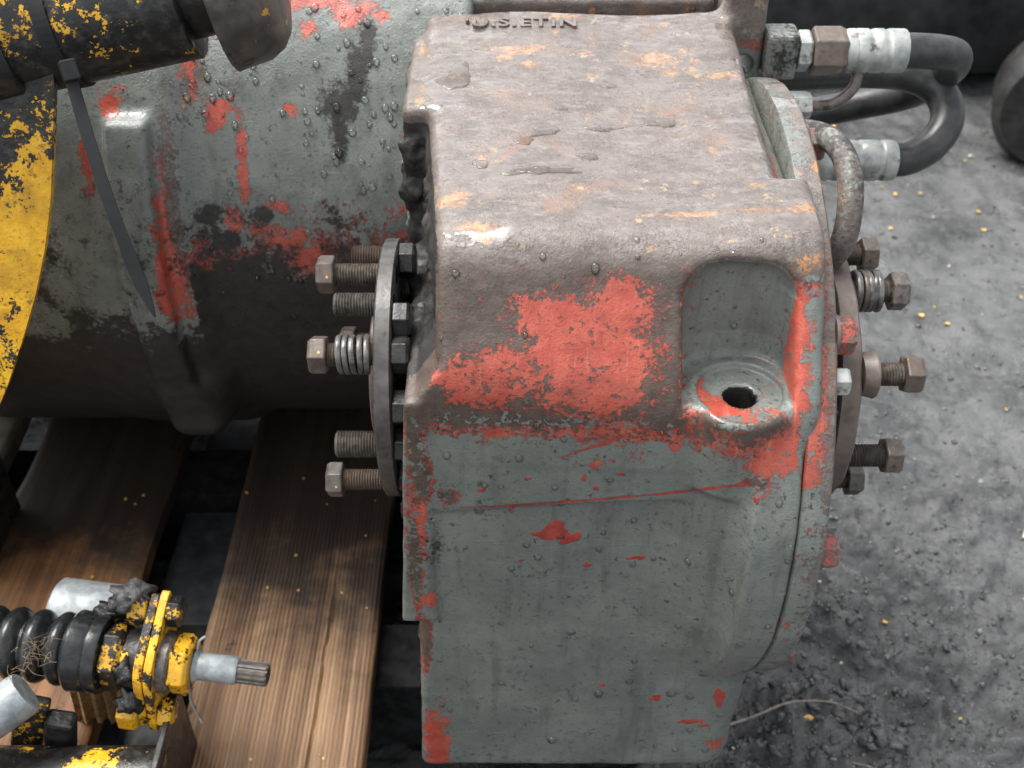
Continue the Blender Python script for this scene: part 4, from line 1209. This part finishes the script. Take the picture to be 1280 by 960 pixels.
tube = thing('silver_tube', 'silver-grey tube end lying across the black rubber bellows', 'tube', (-.40, -.06, -.27))
a_, b_ = Vector((-.47, -.125, -.300)), Vector((-.3575, -.048, -.2545))
mb = MB().lathe([(0, .017), (.04, .0172), (.08, .0168), (.12, .0172), (.139, .0170), (.142, .0160), (.1425, .0001)], frame(a_, b_ - a_), n=40, caps=False, wob=lambda x, t: .0005 * math.sin(3 * t + x * 60))
mb.build('tube_body', M['silver'], tube, smooth=True)
# dry plant fibres caught on the bellows
fib = thing('plant_fibres', 'tuft of dry brown plant fibres caught on the rubber bellows', 'fibres', (-.35, -.03, -.24))
rr_ = np.random.default_rng(8); mb = MB()
for k in range(34):
    s = Vector((-.352 + rr_.uniform(-.016, .012), -.030 + rr_.uniform(-.014, .014), -.2325 + rr_.uniform(-.006, .004)))
    e = s + Vector((rr_.uniform(-.014, .014), rr_.uniform(-.014, .012), rr_.uniform(-.010, .006)))
    m_ = (s + e) / 2 + Vector((rr_.uniform(-.004, .004), rr_.uniform(-.004, .004), rr_.uniform(0, .005)))
    mb.tube(spline([s, m_, e], 4), .00022, 5)
o = mb.build('fibre_tuft', M['fibre'], fib)

# split piece of wood between the support and the plank
V, F_ = [], []
spw = thing('wood_splinter', 'pale split piece of wood wedged behind the black support tube', 'wood', (-.345, .02, PZ))
nw = 16
for lay, zt in ((0, -.383), (1, -.300)):
    for k in range(nw):
        u = k / (nw - 1)
        jag = .010 * math.sin(k * 2.1) + .006 * math.sin(k * 5.3)
        V.append((-.370 + .045 * u + (.008 if lay else 0), .010 + .012 * math.sin(k * 1.7) * .3, zt + (jag if lay else 0)))
        V.append((-.370 + .045 * u + (.008 if lay else 0), .030, zt + (jag if lay else 0)))
for k in range(nw - 1):
    a = 2 * k; b = a + 2 * nw
    F_ += [(a, a + 2, b + 2, b), (a + 1, b + 1, b + 3, a + 3), (b, b + 2, b + 3, b + 1), (a, a + 1, a + 3, a + 2)]
a = 2 * (nw - 1); b = a + 2 * nw
F_ += [(0, 2 * nw, 2 * nw + 1, 1), (a, a + 1, b + 1, b)]
MB().add(V, F_).build('split_block', M['split_wood'], spw)

# yellow flakes fallen on planks and flange
rr_ = np.random.default_rng(21); mb = MB()
for k in range(34):
    x_ = rr_.uniform(-.5, -.13); y_ = rr_.uniform(-.03, .34)
    if -.358 < x_ < -.281: continue
    s = rr_.uniform(.0008, .0022); a0 = rr_.uniform(0, 6)
    top = [(x_ + s * math.cos(a0 + 1.57 * i) * rr_.uniform(.6, 1.2), y_ + s * math.sin(a0 + 1.57 * i), PZ + .0022) for i in range(4)]
    mb.add(top + [(q[0], q[1], q[2] - .001) for q in top], [(0, 1, 2, 3), (7, 6, 5, 4), (0, 4, 5, 1), (1, 5, 6, 2), (2, 6, 7, 3), (3, 7, 4, 0)])
tag(mb.build('paint_flakes', M['leaf']), 'tiny yellow paint flakes fallen on the pallet planks', 'flakes', kind='stuff')

# ------------------------------------------------------------------ twigs, scrap and dark machinery in the yard
def gz(x, y): return GZ + float(ground_h(np.array([[x, y, 0]], np.float32))[0])
def twig(label, pts, r):
    P_ = spline([(x, y, gz(x, y) + r * 1.4 + dz) for x, y, dz in pts], 6)
    o = MB().tube(P_, [r * (1 - .5 * k / len(P_)) for k in range(len(P_))], 8).build('twig', M['twig'], smooth=True)
    tag(o, label, 'twig', 'twigs lying on the dirt')
twig('long thin pale twig lying by the foot of the gearbox', [(.20, .075, .003), (.235, .088, .004), (.27, .098, .004), (.31, .100, .004), (.335, .092, .003)], .0016)
twig('short thin twig crossing the mud near the clods', [(.30, .045, .003), (.335, .035, .004), (.36, .03, .003)], .0012)
V, F_ = [], []
scrap = MB()
for k, (dx, dy, s) in enumerate(((0, 0, .020), (.03, -.004, .013), (.055, .004, .011), (.08, -.004, .016), (.045, -.028, .009))):
    cx_, cy_ = .60 + dx, .335 + dy
    ring = [(cx_ + s * math.cos(6.283 * i / 9) * (.6 + .4 * abs(math.sin(i * 2.3 + k))), cy_ + .7 * s * math.sin(6.283 * i / 9)) for i in range(9)]
    top = [(a, b, gz(a, b) + .004) for a, b in ring]
    scrap.add(top + [(a, b, c - .0015) for a, b, c in top], [tuple(range(9)), tuple(range(9, 18))[::-1]] + [(i, i + 9, (i + 1) % 9 + 9, (i + 1) % 9) for i in range(9)])
tag(scrap.build('torn_leaf', M['pale_bits']), 'pale torn leaf trodden into the black dirt', 'leaf')

tyre = thing('tyre', 'big dark worn tyre lying in the shadow behind the hoses', 'tyre', (.82, 2.15, GZ))
V, F_ = [], []
nu, nv = 96, 24
for i in range(nu):
    a = 2 * math.pi * i / nu
    for j in range(nv):
        b = 2 * math.pi * j / nv
        rr = .175 * (abs(math.cos(b)) ** 4 + abs(math.sin(b)) ** 4) ** -.25
        R_ = .52 + rr * math.cos(b)
        V.append((.82 + R_ * math.cos(a), 2.15 + R_ * math.sin(a), GZ + .175 + rr * math.sin(b) - .004))
for i in range(nu):
    for j in range(nv):
        F_.append((i * nv + j, ((i + 1) % nu) * nv + j, ((i + 1) % nu) * nv + (j + 1) % nv, i * nv + (j + 1) % nv))
MB().add(V, F_).build('casing', M['tyre'], tyre, smooth=True)
hub = thing('machine_hub', 'dark greasy machine hub with clamp standing at the edge of the yard', 'machine part', (.95, 1.25, GZ))
HM = Matrix.Translation((.945, 1.25, GZ + .10)) @ Matrix.Rotation(R(70), 4, 'Z')
MB().lathe([(-.10, .001), (-.10, .10), (-.08, .115), (.0, .115), (.02, .09), (.06, .085), (.07, .06), (.12, .055), (.12, .001)], HM, n=48, caps=False).build('drum', M['dark_machine'], hub, smooth=True)
MB().box((-.05, -.05, .08), (.03, .05, .25), HM).build('clamp', M['dark_machine'], hub, bev=.008)
o = hex_bolt(.05, .03).build('bolt_head', M['bolt'], hub); o.matrix_basis = HM @ Matrix.Translation((.02, 0, .17)); bevel(o, .002)
MB().lathe([(0, .028), (.26, .028)], HM @ Matrix.Translation((0, 0, .22)), n=24).build('rod', M['dark_machine'], hub, smooth=True)
